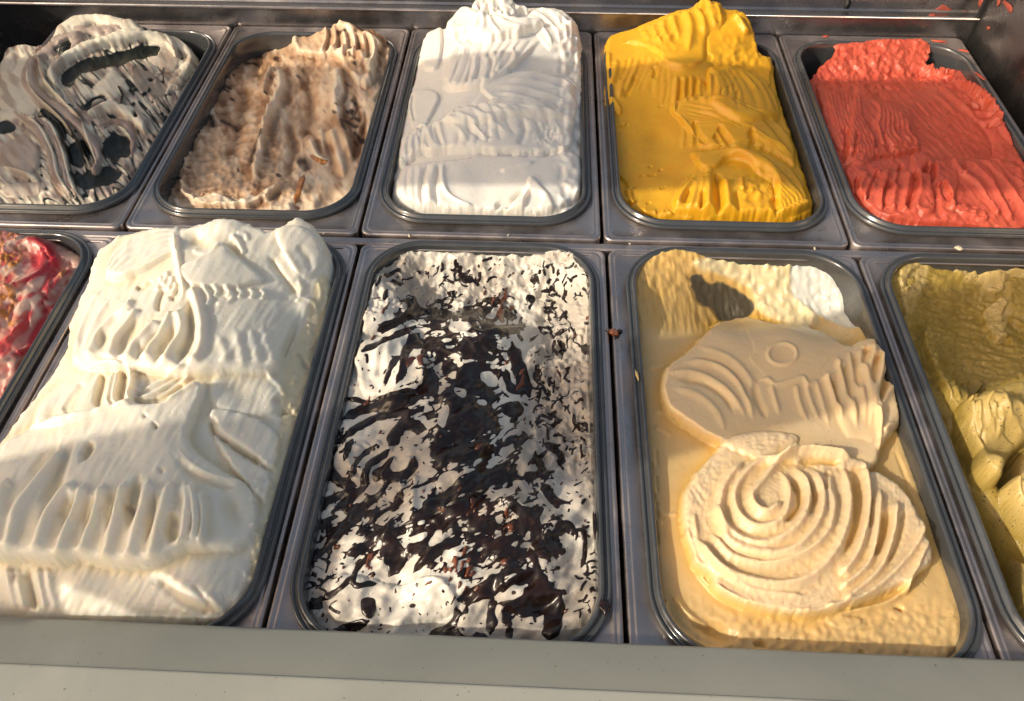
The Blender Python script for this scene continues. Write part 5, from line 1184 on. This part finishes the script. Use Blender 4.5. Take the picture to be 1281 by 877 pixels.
for (x0_, y0_, x1_, y1_, n_, a_) in ((425, 95, 462, 150, 4, 1.6), (405, 30, 465, 50, 6, 1.6)):
    for q_ in range(n_):
        f_ = q_ / (n_ - 1.); xx, yy_ = x0_ + (x1_ - x0_) * f_, y0_ + (y1_ - y0_) * f_
        R.ridge([(xx, yy_), (xx + 4, yy_ + 18), (xx - 3, yy_ + 40)], 2.6, a_); R.ridge([(xx + 6, yy_ + 4), (xx + 8, yy_ + 20), (xx + 3, yy_ + 38)], 2.0, -a_)
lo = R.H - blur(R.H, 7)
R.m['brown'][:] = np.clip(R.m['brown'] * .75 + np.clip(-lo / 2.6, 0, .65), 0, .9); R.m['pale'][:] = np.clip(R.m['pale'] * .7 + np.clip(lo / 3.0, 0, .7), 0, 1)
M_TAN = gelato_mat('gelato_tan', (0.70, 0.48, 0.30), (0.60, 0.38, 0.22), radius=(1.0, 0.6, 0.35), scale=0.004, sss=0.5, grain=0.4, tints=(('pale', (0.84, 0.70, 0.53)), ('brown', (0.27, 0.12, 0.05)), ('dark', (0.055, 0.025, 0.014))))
R.m['amber'] = np.full(sh, -50.0); drip(R, 'amber', A((1015,585),(1000,630),(985,680)), 4.5, 3.5); drip(R, 'amber', A((1035,520),(1075,545),(1095,540)), 2.4, 2.4)
M_AMBER = gloss('caramel', (0.42, 0.16, 0.02), 0.2, 0.6, sss=.4, var=(0.30, 0.10, 0.012))
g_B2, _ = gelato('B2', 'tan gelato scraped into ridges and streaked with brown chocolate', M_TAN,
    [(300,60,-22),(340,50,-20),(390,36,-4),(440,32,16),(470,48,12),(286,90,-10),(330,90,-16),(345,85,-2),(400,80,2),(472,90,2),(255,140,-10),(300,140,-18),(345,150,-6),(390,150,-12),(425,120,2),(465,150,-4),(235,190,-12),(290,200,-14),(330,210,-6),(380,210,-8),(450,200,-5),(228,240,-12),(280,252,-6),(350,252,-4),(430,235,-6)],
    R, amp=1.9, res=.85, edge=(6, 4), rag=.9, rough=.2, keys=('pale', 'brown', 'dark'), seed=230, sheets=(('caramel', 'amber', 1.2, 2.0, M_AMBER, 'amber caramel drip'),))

# ---------------------------------------------------------------- pink and cream with crumbs
A = lambda *p: scale_pts(3.508, 0, 270, p)
R = Relief(-260, 270, 150, 760); sh = R.X.shape
R.H += .8 * fnoise(sh, 8, 5, -45, seed=111) + .3 * fnoise(sh, 2.4, seed=112)
b1 = fnoise(sh, 11, 5, -40, seed=113); b2 = fnoise(sh, 6, 3, -50, seed=114)
R.mask('pale')[:] = np.clip(.25 + .6 * b1, 0, 1); R.mask('berry')[:] = np.clip((b2 + .25 * b1 + .05) * .9, 0, .9)
band(A((20,150),(70,120),(150,125),(220,170)), 9, 6, pale=.8); R.ridge(A((100,120),(160,110),(230,170),(245,230),(200,270)), 9, 6, key='berry'); R.ridge(A((100,120),(160,110),(230,170),(245,230)), 9, 5)
band(A((0,330),(100,280),(180,230),(200,160)), 7, 4, pale=.85)
for c in (A((10,330),(120,290),(200,240),(240,180)), A((0,560),(60,520),(120,460),(150,400)), A((30,610),(100,610),(170,560),(240,430)), A((210,340),(270,270),(330,240)), A((0,320),(30,300))): R.ridge(c, 5, .9, key='berry'); R.ridge(c, 5, 2)
band(A((60,520),(90,430),(130,360),(160,400),(140,480)), 9, 5, pale=.9); band(A((215,350),(250,290),(330,240)), 9, 5, pale=.75); band(A((190,370),(240,430),(180,560),(80,600)), 7, 5, pale=.4)
band(A((130,300),(200,290),(210,350)), 8, 4, pale=.9); band(A((270,170),(330,190),(350,230)), 8, 4, pale=.7); band(A((0,640),(50,620),(70,700),(20,760)), 9, 4, pale=.5)
cz = R.mask('crumb'); cz[:] = 0
for x, y, rx, ry in ((5, 300, 22, 14), (12, 330, 16, 8), (14, 325, 14, 12), (10, 375, 18, 26), (78, 343, 9, 7), (30, 452, 8, 8), (50, 297, 16, 3), (-60, 380, 40, 60), (-100, 500, 50, 60), (8, 400, 12, 14)):
    cz += np.exp(-(((R.X - x) / rx) ** 2 + ((R.Y - y) / ry) ** 2))
cz[:] = np.clip(cz, 0, 1) * np.clip(.55 + .6 * fnoise(sh, 1.8, seed=116), 0, 1); R.H += cz * (1.2 + 1.3 * fnoise(sh, 1.8, seed=117)); R.m['berry'] *= (1 - cz)
g_F1, _ = gelato('F1', 'pink and cream berry-rippled gelato sprinkled with golden crumbs', M_BERRY,
    [(-100,300,-5),(0,282,12),(30,300,6),(60,300,0),(92,310,-10),(104,330,-14),(85,380,-14),(55,440,-14),(20,500,-16),(0,330,10),(40,380,2),(0,450,2),(-60,450,5),(-200,600,0),(-300,700,0),(-100,640,-8)],
    R, res=1.0, edge=(6, 4), rag=.8, rough=.2, keys=('pale', 'berry', 'crumb'), seed=260)
# ---------------------------------------------------------------- crumbs, smears, splashes
def lump(name, p, sx, sy, sz, mat, label, cat, seed=0, nrm=(0, 0, 1), group=None, sink=.25, rot=0):
    """Small irregular lump resting on a surface point p with normal nrm."""
    r = np.random.RandomState(seed); V = []; F = []
    nu, nv = 14, 8
    ph = r.rand(8) * 6.28
    for j in range(nv + 1):
        th = math.pi * j / nv
        for i in range(nu):
            a = 2 * math.pi * i / nu
            k = 1 + .22 * math.sin(2 * a + ph[0]) + .18 * math.sin(3 * a + ph[1] + th * 2) + .14 * math.sin(5 * a + ph[2] - th * 3) + .12 * math.sin(4 * th + ph[3] + a)
            V.append((sx * k * math.sin(th) * math.cos(a), sy * k * math.sin(th) * math.sin(a), sz * (math.cos(th) * (1 + .15 * math.sin(3 * a + ph[4])) + 1 - 2 * sink)))
    for j in range(nv):
        for i in range(nu):
            F.append((j * nu + i, (j + 1) * nu + i, (j + 1) * nu + (i + 1) % nu, j * nu + (i + 1) % nu))
    o = mesh_obj(name, V, F, mat)
    q = Vector(nrm).to_track_quat('Z', 'Y').to_matrix() @ Matrix.Rotation(rad(rot), 3, 'Z')
    o.matrix_world = Matrix.Translation(Vector(p)) @ q.to_4x4()
    if label: tag(o, label, cat, group)
    return o
M_CREAMBIT = gelato_mat('dried_cream', (0.66, 0.56, 0.38), (0.72, 0.64, 0.50), grain=.5)
# chocolate crumb on the seam between the drizzled and the coffee pans
c0 = bpy.data.objects.new('chocolate_crumb', None); COL.objects.link(c0); c0.location = at(768, 418, .001)
tag(c0, 'dark chocolate crumb stuck on the steel between the drizzled and coffee pans', 'crumb')
for i, (dx, dy, s) in enumerate(((0, 0, .0045), (.005, .002, .003), (-.004, .003, .0028), (.001, -.004, .0026))):
    o = lump('crumb_piece', (dx, dy, 0), s, s * .8, s * .8, M_CHOC if i else M_DRY, None, None, seed=i + 3); o.parent = c0
for i, (x, y, s, lab) in enumerate(((1199, 311, .0042, 'cream flake lying on the front edge of the steel tray under the red sorbet'), (636, 294, .0016, 'tiny cream speck on the steel tray edge in front of the back-row white gelato'),
        (1019, 311, .0020, 'pale speck on the tray edge in front of the mango gelato'), (512, 295, .0022, 'pale smudge on the steel tray edge left of the front of the back-row white pan'), (405, 292, .0012, 'tiny pale speck on the steel bead in front of the tan gelato'), (788, 305, .0014, 'small light speck at the corner where four steel trays meet'))):
    lump('gelato_fleck', at(x, y, .001), s, s * .6, s * .35, M_CREAMBIT, lab, 'fleck', seed=20 + i, rot=i * 40)
# cream smeared on the rims
for i, (x, y, sx, sy, rot, mt, lab) in enumerate(((797, 470, .0011, .006, 5, M_COFFEE, 'thin coffee gelato smear along the left rim of its pan'),
        (744, 655, .0014, .012, 0, M_CHOC, 'brown sauce smear on the right rim of the drizzled pan'), (756, 760, .0030, .0055, 0, M_CHOC, 'dark sauce drop on the right rim of the drizzled pan near its corner'),
        (1140, 352, .003, .007, -20, M_PIST, 'pistachio smear on the left rim of its pan at the back'),
        (1174, 52, .011, .0022, -15, M_RED, 'long strip of red sorbet on the back right rim of its pan'), (1206, 64, .006, .0022, -30, M_RED, 'short strip of red sorbet at the back right corner of the rim'), (1226, 96, .0024, .008, 20, M_RED, 'red sorbet smear on the right rim of the sorbet pan'),
        (1033, 46, .004, .002, 10, M_RED, 'small red sorbet smear on the back left rim of the sorbet pan'))):
    lump('gelato_smear', at(x, y, .0072), sx, sy, .0011, mt, lab, 'smear', seed=40 + i, rot=rot)
M_SPL = gelato_mat('dried_sorbet', (0.34, 0.075, 0.05), (0.26, 0.05, 0.035), sss=.2, grain=.4)
# red splashes on the end wall and the back wall
def wall_pt(x, y, X):
    d = AX_R * (x - PW / 2) / FOC - AX_U * (y - PH / 2) / FOC + AX_F
    return CAM + d * (X - CAM[0]) / d[0]
def back_pt(x, y, Yw):
    d = AX_R * (x - PW / 2) / FOC - AX_U * (y - PH / 2) / FOC + AX_F
    return CAM + d * (Yw - CAM[1]) / d[1]
for i, (x, y, a_, b_, lab) in enumerate(((1228, 4, .007, .006, 'red sorbet splash on the end wall at the top'), (1262, 8, .003, .016, 'long red sorbet drip on the end wall'), (1237, 35, .0025, .0035, 'small red sorbet dot low on the end wall'), (1250, 2, .004, .005, 'red sorbet splash between the other two on the end wall'))):
    lump('sorbet_splash', wall_pt(x, y, .513), b_, a_, .0010, M_SPL, lab, 'splash', seed=60 + i, nrm=(-1, 0, 0), sink=.1)
lump('sorbet_splash', back_pt(1178, 13, .4508), .0125, .0065, .0012, M_SPL, 'broad red sorbet smear on the back wall behind its pan', 'splash', seed=70, nrm=(0, -1, 0), sink=.1)
lump('sorbet_splash', back_pt(1166, 20, .4300), .004, .0035, .0014, M_SPL, 'small red sorbet dab on the back wall lip', 'splash', seed=71, nrm=(0, -.3, 1), sink=.1)
